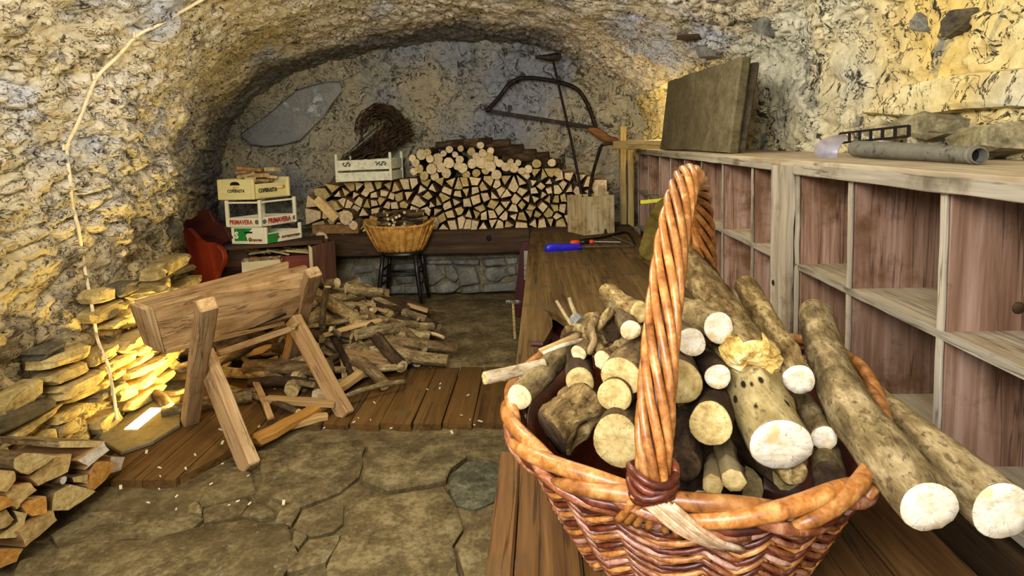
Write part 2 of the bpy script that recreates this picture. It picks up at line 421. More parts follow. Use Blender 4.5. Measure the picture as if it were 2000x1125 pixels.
# deep pits
pf1, pf2, ph = voro(P * np.array([5.5, 5.5, 6.5]) + 0.35 * np.stack([flk2, flk, big], 1), 201)
disp -= 0.05 * sstep(0.30, 0.12, pf1) * (ph > 0.72)
Q = P + NN * disp[:, None]
Q = Q.reshape(ny, nu, 3)
def sheet(name, u0, u1, mat):
    S = Q[:, u0:u1 + 1].reshape(-1, 3); n = u1 - u0 + 1
    j, i = np.meshgrid(np.arange(ny - 1), np.arange(n - 1), indexing='ij')
    a = (j * n + i).ravel(); F = np.stack([a, a + 1, a + n + 1, a + n], 1)
    me = bpy.data.meshes.new(name); me.from_pydata(S.tolist(), [], F.tolist()); me.materials.append(mat)
    me.polygons.foreach_set('use_smooth', [True] * len(me.polygons))
    o = bpy.data.objects.new(name, me); COL.objects.link(o); return tag(o, kind='structure')
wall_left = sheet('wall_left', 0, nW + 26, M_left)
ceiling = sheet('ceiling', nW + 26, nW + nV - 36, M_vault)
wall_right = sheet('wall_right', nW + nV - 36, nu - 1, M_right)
# back wall: a plastered lunette with flaking plaster
def grid_plane(name, x0, x1, z0, z1, st, fn, mat):
    nx, nz = int((x1 - x0) / st) + 1, int((z1 - z0) / st) + 1
    X, Z = np.meshgrid(np.linspace(x0, x1, nx), np.linspace(z0, z1, nz)); S = np.stack([X.ravel(), np.zeros(X.size), Z.ravel()], 1)
    S[:, 1] = fn(S)
    j, i = np.meshgrid(np.arange(nz - 1), np.arange(nx - 1), indexing='ij'); a = (j * nx + i).ravel()
    F = np.stack([a, a + 1, a + nx + 1, a + nx], 1)
    me = bpy.data.meshes.new(name); me.from_pydata(S.tolist(), [], F.tolist()); me.materials.append(mat)
    me.polygons.foreach_set('use_smooth', [True] * len(me.polygons))
    o = bpy.data.objects.new(name, me); COL.objects.link(o); return o
def back_y(S):
    p = S + np.array([0, 4.0, 0])
    m = fbm(p * 2.0, 4, 300); e, h, d = rub(p, 41, (0.2, 0.2, 0.12), 0.04)
    bare = sstep(0.05, 0.25, m + 0.45 * sstep(0.3, 1.0, S[:, 0]) + 0.35 * sstep(1.0, 0.6, S[:, 2]))
    return YB - 0.012 * m - d * bare * 1.2 - 0.016 * (1 - bare) - 0.008 * np.abs(fbm(p * 8, 4, 321))
wall_back = tag(grid_plane('wall_back', -3.1, 1.15, 0.0, 2.45, 0.014, back_y, M_back), kind='structure')
# floor bed
def floor_z():
    x0, x1, y0, y1, st = -2.3, 1.5, -1.1, 5.8, 0.03
    nx, nyy = int((x1 - x0) / st), int((y1 - y0) / st)
    X, Y = np.meshgrid(np.linspace(x0 - .9, x1, nx), np.linspace(y0, y1, nyy)); S = np.stack([X.ravel(), Y.ravel(), np.zeros(X.size)], 1)
    S[:, 2] = -0.022 + 0.008 * fbm(S * 5, 4, 400)
    j, i = np.meshgrid(np.arange(nyy - 1), np.arange(nx - 1), indexing='ij'); a = (j * nx + i).ravel()
    F = np.stack([a, a + 1, a + nx + 1, a + nx], 1)
    me = bpy.data.meshes.new('floor'); me.from_pydata(S.tolist(), [], F.tolist()); me.materials.append(M_soil)
    me.polygons.foreach_set('use_smooth', [True] * len(me.polygons))
    o = bpy.data.objects.new('floor', me); COL.objects.link(o); return tag(o, kind='structure')
floor = floor_z()
# ------------------------------------------------------------------ materials for the objects
BK = lin(24, 18, 12)
M_table = wood('table_wood', lin(52, 38, 20), lin(92, 70, 38), lin(122, 98, 58), 0, 0.55, 0.8, 0.4, 0.05, 0.1, lin(78, 66, 42), BK)
M_plank = wood('table_plank', lin(52, 32, 14), lin(92, 62, 30), lin(126, 90, 48), 0, 0.8, 0.7, 0.35, 0.10, 0.15, lin(82, 64, 36), BK)
M_fboard = wood('floor_board_wood', lin(62, 42, 18), lin(88, 62, 28), lin(110, 80, 40), 1, 0.6, 0.8, 0.2, 0.14, 0.1, lin(92, 72, 40), BK)
M_shelf = wood('shelf_wood', lin(88, 58, 38), lin(142, 108, 84), lin(186, 154, 132), 0, 0.75, 0.7, 0.3, 0.12, 0.2, lin(104, 72, 44), lin(52, 30, 18))
M_shelfx = wood('shelf_board_wood', lin(120, 104, 78), lin(164, 148, 118), lin(196, 182, 154), 1, 0.75, 0.8, 0.3, 0.06, 0.15, lin(146, 124, 88))
M_edge = wood('weathered_edge', lin(112, 102, 84), lin(150, 140, 118), lin(182, 172, 150), 1, 0.9, 0.85, 0.4, 0.08, 0.1, lin(104, 92, 72), lin(60, 52, 40))
M_edgez = wood('weathered_upright', lin(112, 102, 84), lin(156, 144, 122), lin(190, 178, 154), 0, 0.9, 0.85, 0.4, 0.08, 0.1, lin(112, 94, 74), lin(60, 52, 40))
M_shelfl = wood('shelf_long_board', lin(120, 104, 78), lin(164, 148, 118), lin(196, 182, 154), 0, 0.75, 0.8, 0.3, 0.06, 0.15, lin(146, 124, 88), lin(70, 60, 44))
M_edgel = wood('weathered_long_edge', lin(112, 102, 84), lin(150, 140, 118), lin(182, 172, 150), 0, 0.9, 0.85, 0.4, 0.08, 0.1, lin(104, 92, 72), lin(60, 52, 40))
M_boxwood2 = wood('tool_box_boards', lin(150, 126, 82), lin(188, 166, 118), lin(214, 196, 152), 0, 0.8, 0.75, 0.3, 0.08, 0.2, lin(140, 112, 66), lin(90, 70, 40))
M_dark = wood('dark_old_wood', lin(34, 22, 12), lin(62, 44, 24), lin(92, 70, 42), 0, 0.7, 0.75, 0.35, 0.15, 0.25, None, BK)
M_saw = wood('hewn_beech', lin(98, 70, 40), lin(160, 126, 82), lin(192, 162, 116), 0, 0.8, 0.8, 0.5, 0.08, 0.12, lin(132, 98, 56), lin(52, 34, 16))
M_red = wood('red_stain', lin(66, 16, 5), lin(108, 30, 10), lin(134, 50, 20), 0, 0.5, 0.45, 0.15, 0.08, 0.35)
M_maroon = wood('maroon_stain', lin(34, 10, 8), lin(58, 18, 14), lin(80, 30, 22), 0, 0.5, 0.5, 0.15, 0.08, 0.3)
M_pine = wood('pale_pine', lin(176, 156, 110), lin(206, 190, 146), lin(226, 214, 178), 0, 0.7, 0.7, 0.15, 0.06)
M_boxwood = wood('box_boards', lin(150, 126, 82), lin(188, 166, 118), lin(214, 196, 152), 0, 0.8, 0.75, 0.3, 0.08, 0.2, lin(140, 112, 66))
M_post = wood('old_post', lin(120, 96, 50), lin(168, 142, 86), lin(196, 172, 116), 0, 0.8, 0.8, 0.35, 0.1, 0.25, None, lin(50, 36, 16))
M_split = wood('split_wood', lin(150, 118, 68), lin(196, 164, 106), lin(222, 196, 144), 2, 0.8, 0.8, 0.3, 0.22)
M_splitd = wood('split_wood_side', lin(96, 66, 34), lin(142, 104, 58), lin(180, 140, 88), 2, 0.8, 0.85, 0.4, 0.25)
M_splitx = wood('split_stick', lin(112, 84, 44), lin(164, 130, 78), lin(196, 164, 108), 0, 0.8, 0.85, 0.4, 0.25)
M_splitz = wood('split_stick_round', lin(96, 80, 48), lin(140, 120, 80), lin(176, 154, 108), 2, 0.8, 0.85, 0.4, 0.2)
M_poley = wood('yellow_pole', lin(110, 74, 26), lin(160, 114, 46), lin(190, 144, 72), 0, 0.8, 0.8, 0.35, 0.05)
M_bark = bark('brown_bark', lin(44, 32, 18), lin(100, 80, 50), lin(150, 128, 88), None, 1.4, 0.9, 0.35)
M_barkg = bark('grey_green_bark', lin(60, 47, 28), lin(132, 112, 72), lin(192, 170, 124), None, 2.0, 1.0)
M_barkd = bark('dark_bark', lin(28, 20, 12), lin(64, 48, 30), lin(104, 84, 58))
M_barkm = bark('mossy_bark', lin(50, 36, 18), lin(122, 98, 56), lin(192, 168, 112), None, 2.2, 1.0)
M_barkspot = bark('spotted_bark', lin(92, 80, 46), lin(150, 130, 82), lin(198, 178, 124), lin(38, 28, 16), 1.2, 0.5)
M_birch = bark('birch_bark', lin(110, 84, 52), lin(186, 168, 132), lin(228, 216, 192), None, 1.0, 0.5)
M_torn = cutend('torn_end', lin(120, 84, 30), lin(206, 170, 88), lin(240, 220, 160), None, 90)
M_endw = cutend('sawn_end', lin(170, 138, 88), lin(212, 186, 136), lin(232, 212, 170), None, 260)
M_endy = cutend('aged_end', lin(140, 112, 60), lin(184, 158, 98), lin(208, 186, 128), None, 260)
M_endwhite = cutend('fresh_pale_end', lin(204, 180, 136), lin(234, 220, 188), lin(244, 234, 212), None, 200, 0.05, lin(222, 192, 132))
M_endl = cutend('split_face', lin(132, 104, 58), lin(172, 142, 84), lin(196, 170, 112), None, 60)
M_endo = cutend('tawny_face', lin(140, 92, 36), lin(184, 130, 56), lin(206, 160, 84), None, 60)
M_endpale = cutend('grey_white_face', lin(160, 146, 120), lin(198, 186, 160), lin(220, 210, 188), None, 60)
M_white = plain('off_white_paint', lin(226, 222, 190), 0.6, 0, 0.3, lin(190, 180, 140))
M_ink = plain('black_ink', lin(24, 24, 22), 0.7, 0, 0.2)
M_iron = plain('dark_iron', lin(34, 26, 22), 0.6, 0.6, 0.4, lin(72, 48, 30))
M_steel = plain('dull_steel', lin(150, 148, 140), 0.4, 0.8, 0.5, lin(96, 84, 66))
M_black = plain('black_lacquer', lin(22, 18, 18), 0.4, 0, 0.5)

# ------------------------------------------------------------------ floor: flagstones, boards, chips
def wobble(poly, n, amp):
    """resample a closed polygon with a little roughness"""
    P = [Vector(p) for p in poly]; out = []
    for i in range(len(P)):
        a, b = P[i], P[(i + 1) % len(P)]; k = max(1, int((b - a).length / n))
        for j in range(k):
            q = a.lerp(b, j / k)
            out.append(q + Vector((random.uniform(-amp, amp), random.uniform(-amp, amp), 0)))
    return out
def slab(poly, z, h, mat, name='flagstone', parent=None, n=0.07, amp=0.007, ch=0.012):
    P = wobble(poly, n, amp); c = sum(P, Vector()) / len(P)
    shr = lambda q, d: q + (c - q).normalized() * min(d, (c - q).length * .4)
    tilt = Vector((random.uniform(-.006, .006), random.uniform(-.006, .006), 0))
    up = lambda q, zz: Vector((q.x - c.x, q.y - c.y, zz + (q - c).dot(tilt)))
    rings = [[up(p, z) for p in P], [up(p, z + h - ch * .5) for p in P], [up(shr(p, ch), z + h + random.uniform(-.0015, .0015)) for p in P]]
    V, F, mi = loft(rings)
    return make(name, V, F, mat, parent, None, True, Matrix.Translation((c.x, c.y, 0)), True, sharp=40)
def FP(*px): return [on_z(x, y, 0.0) for x, y in px]
flags = [
 [(505, 880), (600, 862), (700, 857), (712, 868), (705, 905), (700, 930), (664, 960), (625, 972), (590, 985), (555, 975), (528, 968), (492, 985), (513, 940)],
 [(452, 896), (492, 925), (500, 962), (480, 966), (397, 988), (392, 975), (420, 925)],
 [(400, 990), (480, 968), (492, 976), (470, 1003), (436, 1012), (398, 1018)],
 [(496, 979), (522, 981), (540, 1000), (518, 1009), (472, 1006)],
 [(546, 986), (585, 976), (590, 990), (570, 1020), (536, 1014)],
 [(366, 986), (385, 978), (397, 991), (392, 1004), (369, 1000)],
 [(592, 992), (662, 974), (672, 986), (666, 1020), (645, 1038), (605, 1046), (577, 1028)],
 [(570, 1036), (590, 1034), (601, 1048), (584, 1068), (566, 1062)],
 [(606, 1054), (660, 1044), (660, 1062), (640, 1094), (562, 1118), (556, 1112), (585, 1075)],
 [(40, 1094), (160, 1060), (300, 1050), (375, 1034), (480, 1016), (560, 1030), (584, 1078), (548, 1128), (400, 1190), (0, 1190)],
 [(720, 864), (850, 858), (990, 852), (1010, 900), (970, 905), (915, 892), (880, 915), (870, 940), (760, 958), (712, 938)],
 [(884, 922), (918, 897), (968, 902), (1000, 940), (965, 975), (930, 990), (894, 985), (872, 950)],
 [(706, 966), (760, 962), (864, 948), (890, 990), (905, 1030), (880, 1060), (915, 1180), (640, 1180), (642, 1100), (668, 1040), (676, 988)],
 [(910, 1040), (945, 1005), (985, 990), (990, 1180), (925, 1180), (892, 1062)],
 [(860, 734), (990, 724), (1040, 724), (1040, 640), (870, 650), (830, 690)],
 [(850, 646), (1040, 636), (1040, 584), (880, 584), (800, 592), (800, 640)],
 [(660, 640), (795, 640), (795, 592), (690, 592), (640, 600)],
 [(170, 998), (355, 996), (395, 1010), (370, 1032), (300, 1046), (160, 1056), (120, 1070), (100, 1040)],
]
for i, px in enumerate(flags):
    slab(FP(*px), -0.05, 0.05 + random.uniform(-.004, .006), M_flagdark if i == 11 else M_flag, parent=floor)
# old boards let into the floor: one run beside the left wall, one across the passage
FL = [(-1.90, -1.775), (-1.77, -1.64), (-1.635, -1.495), (-1.49, -1.36), (-1.355, -1.215)]
for k, (x0, x1) in enumerate(FL):
    ya, yb = (2.24, 2.24) if k < 3 else ((2.26, 2.52) if k == 3 else (2.54, 2.74))
    P = [(x0, ya, 0), (x1, yb, 0), (x1, 3.7, 0), (x0, 3.7, 0)]
    slab([Vector(p) for p in P], -0.03, 0.042, M_fboard, 'floor_board', floor, 9, 0.002, 0.004)
xs = [-1.21, -1.06, -.93, -.78, -.62, -.475, -.33, -.17, -.02]
for x0, x1 in zip(xs[:-1], xs[1:]):
    slab([Vector(p) for p in ((x0 + .003, 2.72, 0), (x1 - .003, 2.70, 0), (x1 - .003, 3.42, 0), (x0 + .003, 3.43, 0))], -0.03, 0.038, M_fboard, 'floor_board', floor, 9, 0.002, 0.003)
# ------------------------------------------------------------------ long bench table along the right
ZT = 0.57
def TP(*px): return [on_z(x, y, ZT) for x, y in px]
tb = thing('bench_table', 'long low brown plank bench running along the pigeonhole shelf to the back beam', 'bench', (0.35, 2.6, 0))
V0 = lambda v: (v.x, v.y, v.z)
L0, L1, L2 = on_z(1037, 448, ZT), on_z(1010, 690, ZT), on_z(986, 868, ZT)
notch = TP((1046, 700), (1055, 680), (1070, 655), (1079, 638), (1077, 622), (1068, 610), (1057, 602), (1085, 612), (1109, 628), (1096, 650), (1090, 680), (1092, 700))
poly = [L0, L1, L2, Vector((-.01, L2.y, ZT))] + notch + [Vector((.10, L2.y, ZT)), Vector((.84, L2.y, ZT)), Vector((.84, 5.08, ZT)), Vector((L0.x + .02, 5.08, ZT))]
prism('top_plank', poly, (0, 0, -0.035), M_table, tb, 0.003)
prism('inner_board', [(-.06, 1.56, .48), (.78, 1.56, .48), (.78, 3.0, .48), (-.06, 3.0, .48)], (0, 0, -.02), M_maroon, tb, 0.003)
for k, (xa, xb) in enumerate(((L2.x - .012, -.055), (-.052, .07), (.074, .26), (.264, .45), (.454, .62), (.624, .765))):
    board('plank', ((xa + xb) / 2 - (.02 if k == 0 else 0), -.12, ZT - .02), ((xa + xb) / 2 + (0.004 if k == 0 else 0), L2.y - .012 - .02 * (k == 0), ZT - .02), xb - xa, .04, M_plank, tb, ch=.005, wob=.0008, segs=6)
board('side_rail', (.0, 0, ZT - .10), (.0, 5.0, ZT - .10), .03, .12, M_dark, tb)
board('side_rail', (.72, 0, ZT - .10), (.72, 5.0, ZT - .10), .03, .12, M_dark, tb)
for x in (.03, .70):
    for y in (.3, 1.42, 2.9, 4.9):
        board('leg', (x, y, -.004), (x, y, ZT - .04), .06, .06, M_dark, tb, up=(0, 1, 0))
# small peg in the front edge of the far plank
pg = on_z(1050, 672, ZT + .006)
tube('peg', [pg + Vector((-.022, 0, .0)), pg + Vector((.022, -.006, .0))], .012, M_maroon, tb, 8)
# red worn upright beside the table
rp = thing('red_upright', 'narrow maroon upright with worn white edge at the far left side of the bench', 'post', on_y(1015, 620, 4.45))
A, Bq = on_y(1016, 622, 4.45), on_y(1028, 472, 4.45)
A.z = 0.001
pts = [A + Vector((-.055, 0, 0)), A + Vector((.03, 0, 0)), Bq + Vector((.02, 0, -.015)), Bq + Vector((.005, 0, .004)), Bq + Vector((-.03, 0, -.002)), Bq + Vector((-.047, 0, -.03))]
prism('post_board', pts, (0, .045, 0), M_maroon, rp, .003)
c = Bq.lerp(A, .12); d = Bq.lerp(A, .50)
prism('worn_strip', [c + Vector((-.012, -.004, 0)), d + Vector((.006, -.004, 0)), d + Vector((.02, -.004, 0)), c + Vector((.018, -.004, 0))], (0, .006, 0), M_edge, rp)
# hammer standing on its handle against the table
hp = on_z(1006, 662, 0.0)
hm = thing('hammer', 'small steel hammer standing on its thin handle beside the bench table', 'hammer', V0(hp))
ht = on_y(1002, 590, hp.y + .02)
tube('handle', [hp + Vector((0, 0, .002)), ht], [.011, .010], M_post, hm, 8)
V, F, mi = loft([[(x, y * s, z * s) for y, z in [(math.cos(t * math.pi / 4 + .39), math.sin(t * math.pi / 4 + .39)) for t in range(8)]] for x, s in ((-.05, .012), (-.047, .016), (-.02, .016), (-.015, .012), (.01, .013), (.02, .017), (.04, .015), (.055, .006))])
make('hammer_head', V, F, M_steel, hm, None, False, Matrix.Translation(ht), True)

# ------------------------------------------------------------------ pigeonhole shelf
XF, XBk = 0.90, 1.22
Z0, ZM, ZTP = 0.585, 0.895, 1.262
sh = thing('pigeonhole_shelf', 'long weathered two-row wooden pigeonhole shelf standing along the right wall', 'shelf', (1.05, 2.6, ZT))
def upright(y, name='divider', x0=XF, x1=XBk, z0=Z0, z1=ZTP - .03, t=.018, mat=None, edge=True):
    o = board(name, ((x0 + x1) / 2 + .004, y, z0), ((x0 + x1) / 2 + .004, y, z1), x1 - x0 - .008, t, mat or M_shelf, sh, up=(0, 1, 0), ch=.002)
    if edge:
        e = board('front_edge', (x0, y, z0), (x0, y, z1), .006, t + .003, M_edgez, o, up=(0, 1, 0), ch=.001, wob=.0012, segs=10)
    return o
ya = [0.62, 0.97, 1.325, 1.71]
yb = [2.47, 2.86, 3.22, 3.58, 3.95, 4.29, 4.72]
for y in ya: upright(y)
for y in yb: upright(y, t=.014)
for y, n in ((.25, 'side_panel'), (2.05, 'side_panel'), (2.245, 'side_panel'), (5.18, 'side_panel')): upright(y, n, t=.024)
for seg in ((.24, 2.06), (2.235, 5.19)):
    m = (seg[0] + seg[1]) / 2
    for nm, z, t in (('bottom_board', Z0 - .006, .018), ('middle_board', ZM, .016)):
        o = board(nm, ((XF + XBk) / 2 + .003, seg[0], z), ((XF + XBk) / 2 + .003, seg[1], z), XBk - XF - .006, t, M_shelfx, sh, ch=.002)
        o.data.materials[0] = M_shelfl
        board('front_edge', (XF, seg[0], z), (XF, seg[1], z), .007, t + .004, M_edgel, o, ch=.001, wob=.0012, segs=30)
    board('back_panel', (XBk + .006, seg[0], (Z0 + ZTP) / 2), (XBk + .006, seg[1], (Z0 + ZTP) / 2), .012, ZTP - Z0 - .04, M_dark, sh, ch=.002)
# front stile between the two bays, pale and wavy edged
for sg in ((.22, 2.08), (2.22, 5.2)): board('plinth_board', (XF + .03, sg[0], .285), (XF + .03, sg[1], .285), .02, .55, M_dark, sh, ch=.003)
st = board('stile', (XF - .012, 2.15, Z0), (XF - .012, 2.15, ZTP - .022), .014, .17, M_edgez, sh, up=(0, 1, 0), ch=.002, wob=.003, segs=9)
V, F, mi = loft([[(0, .009 * math.cos(t * .7854), .012 * math.sin(t * .7854)) for t in range(8)], [(-.003, .007 * math.cos(t * .7854), .009 * math.sin(t * .7854)) for t in range(8)]])
make('knot', V, F, M_ink, st, None, True, Matrix.Translation((XF - .0195, 2.20, .80)), True)
o_ = [c_ for c_ in sh.children if c_.name.startswith('divider')][2]
V, F, mi = loft([[(.014 * math.cos(t * .524), 0, .014 * math.sin(t * .524)) for t in range(12)], [(.011 * math.cos(t * .524), -.003, .011 * math.sin(t * .524)) for t in range(12)]])
make('knot', V, F, M_dark, o_, None, True, Matrix.Translation((1.06, 1.315, .955)), True)
board('top_board', (1.135, .2, ZTP - .012), (1.135, 2.16, ZTP - .012), .50, .024, M_shelfl, sh, ch=.003, wob=.001, segs=14)
board('top_board', (1.135, 2.165, ZTP - .012), (1.135, 5.22, ZTP - .012), .49, .022, M_shelfl, sh, ch=.003, wob=.001, segs=20)
board('fascia', (XF - .012, .2, ZTP - .03), (XF - .012, 2.05, ZTP - .03), .014, .036, M_edgel, sh, ch=.002, wob=.0015, segs=16)
board('fascia', (XF - .010, 2.25, ZTP - .027), (XF - .010, 5.2, ZTP - .027), .014, .03, M_edgel, sh, ch=.002, wob=.0015, segs=24)

# ------------------------------------------------------------------ things on the shelf
def slabthing(name, label, cat, pts, thick, mat, ch=.012):
    """standing slab: pts four world corners, thick a world vector"""
    P = []
    for i in range(4):
        a, b = Vector(pts[i]), Vector(pts[(i + 1) % 4]); k = max(2, int((b - a).length / .05))
        for j in range(k):
            q = a.lerp(b, j / k); P.append(q + Vector((0, random.uniform(-.006, .006), random.uniform(-.005, .005) if 1 < i < 4 else 0)))
    o = prism(name, P, thick, mat, None, ch)
    return tag(o, label, cat)
M_slabw = stone('grey_brown_slab', lin(56, 48, 30), lin(92, 82, 56), lin(116, 106, 76), lin(84, 72, 44), 1.4, 0.35, 0.05)
zb = ZTP + .002
n1 = on_y(1421, 297, 3.02); n1.z = zb; n2 = on_y(1289, 290, 4.38); n2.z = zb
t1 = on_y(1447, 110, 3.06); t2 = on_y(1304, 158, 4.40)
slabthing('leaning_slab', 'large grey brown slab leaning on the right wall on top of the pigeonhole shelf', 'slab', [n1, n2, t2, t1], (.062, .012, .0), M_slabw)
off = Vector((.085, .10, 0))
q1, q2, q3, q4 = n1 + off, n2 + off + Vector((0, -.5, 0)), t2 + off + Vector((.01, -.5, -.08)), t1 + off + Vector((.01, 0, -.02))
slabthing('rear_slab', 'dark slab standing right behind the large leaning slab with only its edge showing', 'slab', [q1, q2, q3, q4], (.045, .01, 0), M_rust)
pl = on_y(1297, 283, 4.62); pr = on_y(1206, 280, 5.02); pl.z = zb + .036; pr.z = zb + .036
tag(board('plank_offcut', pl, pr, .11, .068, M_post, None, ch=.006, wob=.002, segs=4), 'short brown plank lying across the far end of the shelf behind the leaning slab', 'plank')
# weathered pipe
p0, p1 = Vector((1.135, 2.13, zb + .03)), Vector((1.095, 1.495, zb + .022))
pd = (p1 - p0).normalized()
M_pipe = plain('weathered_zinc', lin(118, 114, 98), 0.7, 0.2, 0.35, lin(70, 62, 46))
pip = thing('pipe', 'weathered grey metal pipe with an open end lying on the shelf top', 'pipe', V0(p0))
out = tube_rings([p0, p0.lerp(p1, .33), p0.lerp(p1, .66), p1], [.029, .027, .024, .0215], 20)
inn = tube_rings([p1 - pd * .40, p1 - pd * .004, p1], [.0175, .0175, .0185], 20)[::-1]
out = tube_rings([p0, p0.lerp(p1, .33), p0.lerp(p1, .66), p1], [.029, .027, .024, .0215], 20)
V, F, mi = loft(out + inn, True)
make('pipe_wall', V, F, M_pipe, pip, None, True, None, True, sharp=60)
tube('bore_shade', [p1 - pd * .036, p1 - pd * .03], [.0174, .0174], M_ink, pip, 20)  # black disc added inside the pipe to paint the shade of its opening
V, F, mi = loft(tube_rings([p1 - pd * .03, p1 - pd * .029, p1 - pd * .013, p1 - pd * .012], [.0222, .0236, .0236, .0220], 20), False); make('collar', V, F, M_pipe, pip, None, True, None, True)
# perforated strap with a curled blade
ps = thing('perforated_strap', 'dark perforated metal strap with a broad pale curled end lying behind the pipe', 'tool', (1.10, 2.2, zb))
Ys = 2.22
cen = [on_y(1650, 262, Ys + .04), on_y(1622, 266, Ys), on_y(1600, 276, Ys - .03), on_y(1590, 292, Ys - .04), on_y(1596, 307, Ys - .035), on_y(1606, 317, Ys - .03)]
cen = spline(cen, 4)
rings = []
for i, p in enumerate(cen):
    t = i / (len(cen) - 1); wv = Vector((.055 + .02 * math.sin(t * 3), -.01, -.025 * (1 - t))) * (0.55 + .5 * math.sin(t * 2.6))
    nrm = Vector((.003, .004, 0))
    rings.append([p, p + wv * .5 + Vector((0, .012, 0)), p + wv, p + wv + nrm, p + wv * .5 + Vector((0, .016, 0)), p + nrm])
V, F, mi = loft(rings)
M_pale = plain('pale_worn_metal', lin(186, 180, 190), 0.45, 0.3, 0.5, lin(204, 186, 150))
make('curled_blade', V, F, M_pale, ps, None, True, None, True, sharp=60)
s0, s1 = on_y(1640, 270, Ys + .05), on_y(1775, 256, 1.86)
up_ = Vector((0, 0, .036)); dv = (s1 - s0)
for k in (0, 1):
    a = s0 + up_ * (k - .5); b = s1 + up_ * (k - .5) * .9
    board('strap_rail', a, b, .003, .008, M_iron, ps, ch=.001)
for k in range(7):
    a = s0 + dv * (k / 6)
    board('strap_bar', a - up_ * .5, a + up_ * .5, .003, .018, M_iron, ps, up=dv, ch=.001)
# spirit level poking out of the pigeonhole and the board leaning in front
M_yel = plain('yellow_enamel', lin(214, 206, 44), 0.45, 0, 0.4)
a, b = on_y(1251, 395, 4.12), on_y(1312, 389, 4.05)
lv = thing('spirit_level', 'bright yellow spirit level bar lying across the far pigeonholes', 'level', V0((a + b) / 2))
board('level_body', a, b, .03, .026, M_yel, lv, ch=.003)
board('level_end', a + (a - b).normalized() * .004, a, .031, .027, M_ink, lv, ch=.001)
M_olive = stone('olive_board', lin(66, 54, 18), lin(104, 88, 34), lin(134, 114, 52), lin(90, 70, 24), 1.0, 0.25, 0.05)
P = [on_y(*q) for q in ((1264, 510, 3.72), (1250, 500, 3.73), (1247, 488, 3.75), (1263, 432, 3.85), (1280, 398, 3.92), (1292, 389, 3.94), (1304, 388, 3.94), (1308, 430, 3.85), (1310, 508, 3.72))]
P[0].z = P[8].z = ZT + .002; P[1].z = max(P[1].z, ZT + .01)
tag(prism('leaning_board', P, (.015, .05, .0), M_olive, None, .01), 'olive brown rounded board leaning behind the basket handle on the bench', 'board')

# ------------------------------------------------------------------ things on the far bench
M_blue = plain('blue_plastic', lin(36, 28, 190), 0.35, 0, 0.5)
M_orange = plain('orange_plastic', lin(224, 70, 28), 0.4, 0, 0.5)
zt = ZT + .004
a = on_z(1064, 486, ZT + .02); b = on_z(1136, 482, ZT + .02); e = on_z(1238, 480, ZT + .015)
ks = thing('pruning_saw', 'pruning saw with a thick blue handle lying on the bench', 'saw', V0(a))
hpts = [a, a.lerp(b, .12), a.lerp(b, .4), a.lerp(b, .7), b]
V, F, mi = loft(tube_rings(spline(hpts, 3), [.012, .028, .034, .036, .036, .034, .031, .029, .027, .026, .025, .024, .019], 10, .62))
make('handle', V, F, M_blue, ks, None, True, None, True)
vd = (e - b).normalized(); sd = Vector((vd.y, -vd.x, 0))
prism('saw_blade', [b + sd * -.018 - vd * .03, b + sd * .018 - vd * .03, e + sd * .006, e - sd * .004], (0, 0, .002), M_steel, ks)
a = on_z(1113, 474, ZT + .014); b = on_z(1160, 472, ZT + .014); e = on_z(1212, 473, ZT + .012)
sd_ = thing('screwdriver', 'black and orange handled screwdriver lying behind the blue pruning saw', 'screwdriver', V0(a))
V, F, mi = loft(tube_rings([a, a.lerp(b, .06), a.lerp(b, .4)], [.010, .019, .018], 10)); make('handle', V, F, M_orange, sd_, None, True, None, True)
V, F, mi = loft(tube_rings([a.lerp(b, .4), a.lerp(b, .6), a.lerp(b, .8)], [.017, .014, .014], 10)); make('grip', V, F, M_black, sd_, None, True, None, True)
V, F, mi = loft(tube_rings([a.lerp(b, .8), a.lerp(b, .92), b], [.014, .018, .012], 10)); make('collar', V, F, M_orange, sd_, None, True, None, True)
tube('shaft', [b, e], .0045, M_steel, sd_, 6)
P = spline([on_z(x, y, ZT + .012) for x, y in ((1130, 470), (1180, 463), (1212, 455), (1228, 456), (1240, 478))], 4)
hs = thing('saw_frame', 'thin black bent metal frame lying on the bench between crate box and board', 'tool', V0(P[0]))
tube('bent_rod', P, .009, M_iron, hs, 6)
tube('cross_pin', [on_z(1196, 462, ZT + .012), on_z(1240, 480, ZT + .012)], .006, M_steel, hs, 6)
# wooden tool box with two long tools standing in it
c0, cr, cl = on_z(1142, 461, ZT), on_z(1201, 455, ZT), on_z(1099, 451, ZT)
er, el = (cr - c0).normalized() * .29, (cl - c0).normalized() * .26
bx = thing('tool_box', 'pale square wooden box holding upright tools at the far end of the bench', 'box', V0(c0))
hbx = .315; z1 = Vector((0, 0, 1))
def wall4(p, q, inn, nm):
    k = 2
    for j in range(1):
        prism(nm, [p, q, q + z1 * hbx * (1 - .0), p + z1 * hbx], inn, M_boxwood2, bx, .003)
ti = .02
c0 = c0 + z1 * .002
wall4(c0, c0 + er, el.normalized() * ti, 'side_board')
wall4(c0 + el, c0 + el + er, -el.normalized() * ti, 'side_board')
wall4(c0 + el.normalized() * ti, c0 + el * .92, er.normalized() * ti, 'side_board')
wall4(c0 + er + el.normalized() * ti, c0 + er + el * .92, -er.normalized() * ti, 'side_board')
prism('bottom_board', [c0 + (er + el) * .06, c0 + er * .93 + el * .06, c0 + (er + el) * .93, c0 + er * .06 + el * .93], (0, 0, .02), M_boxwood2, bx, .002)
prism('foot_notch', [c0 + er * .62 - el.normalized() * .001, c0 + er * .76 - el.normalized() * .001, c0 + er * .72 - el.normalized() * .001 + z1 * .04, c0 + er * .66 - el.normalized() * .001 + z1 * .04], el.normalized() * .003, M_dark, bx)
cb = c0 + (er + el) * .5
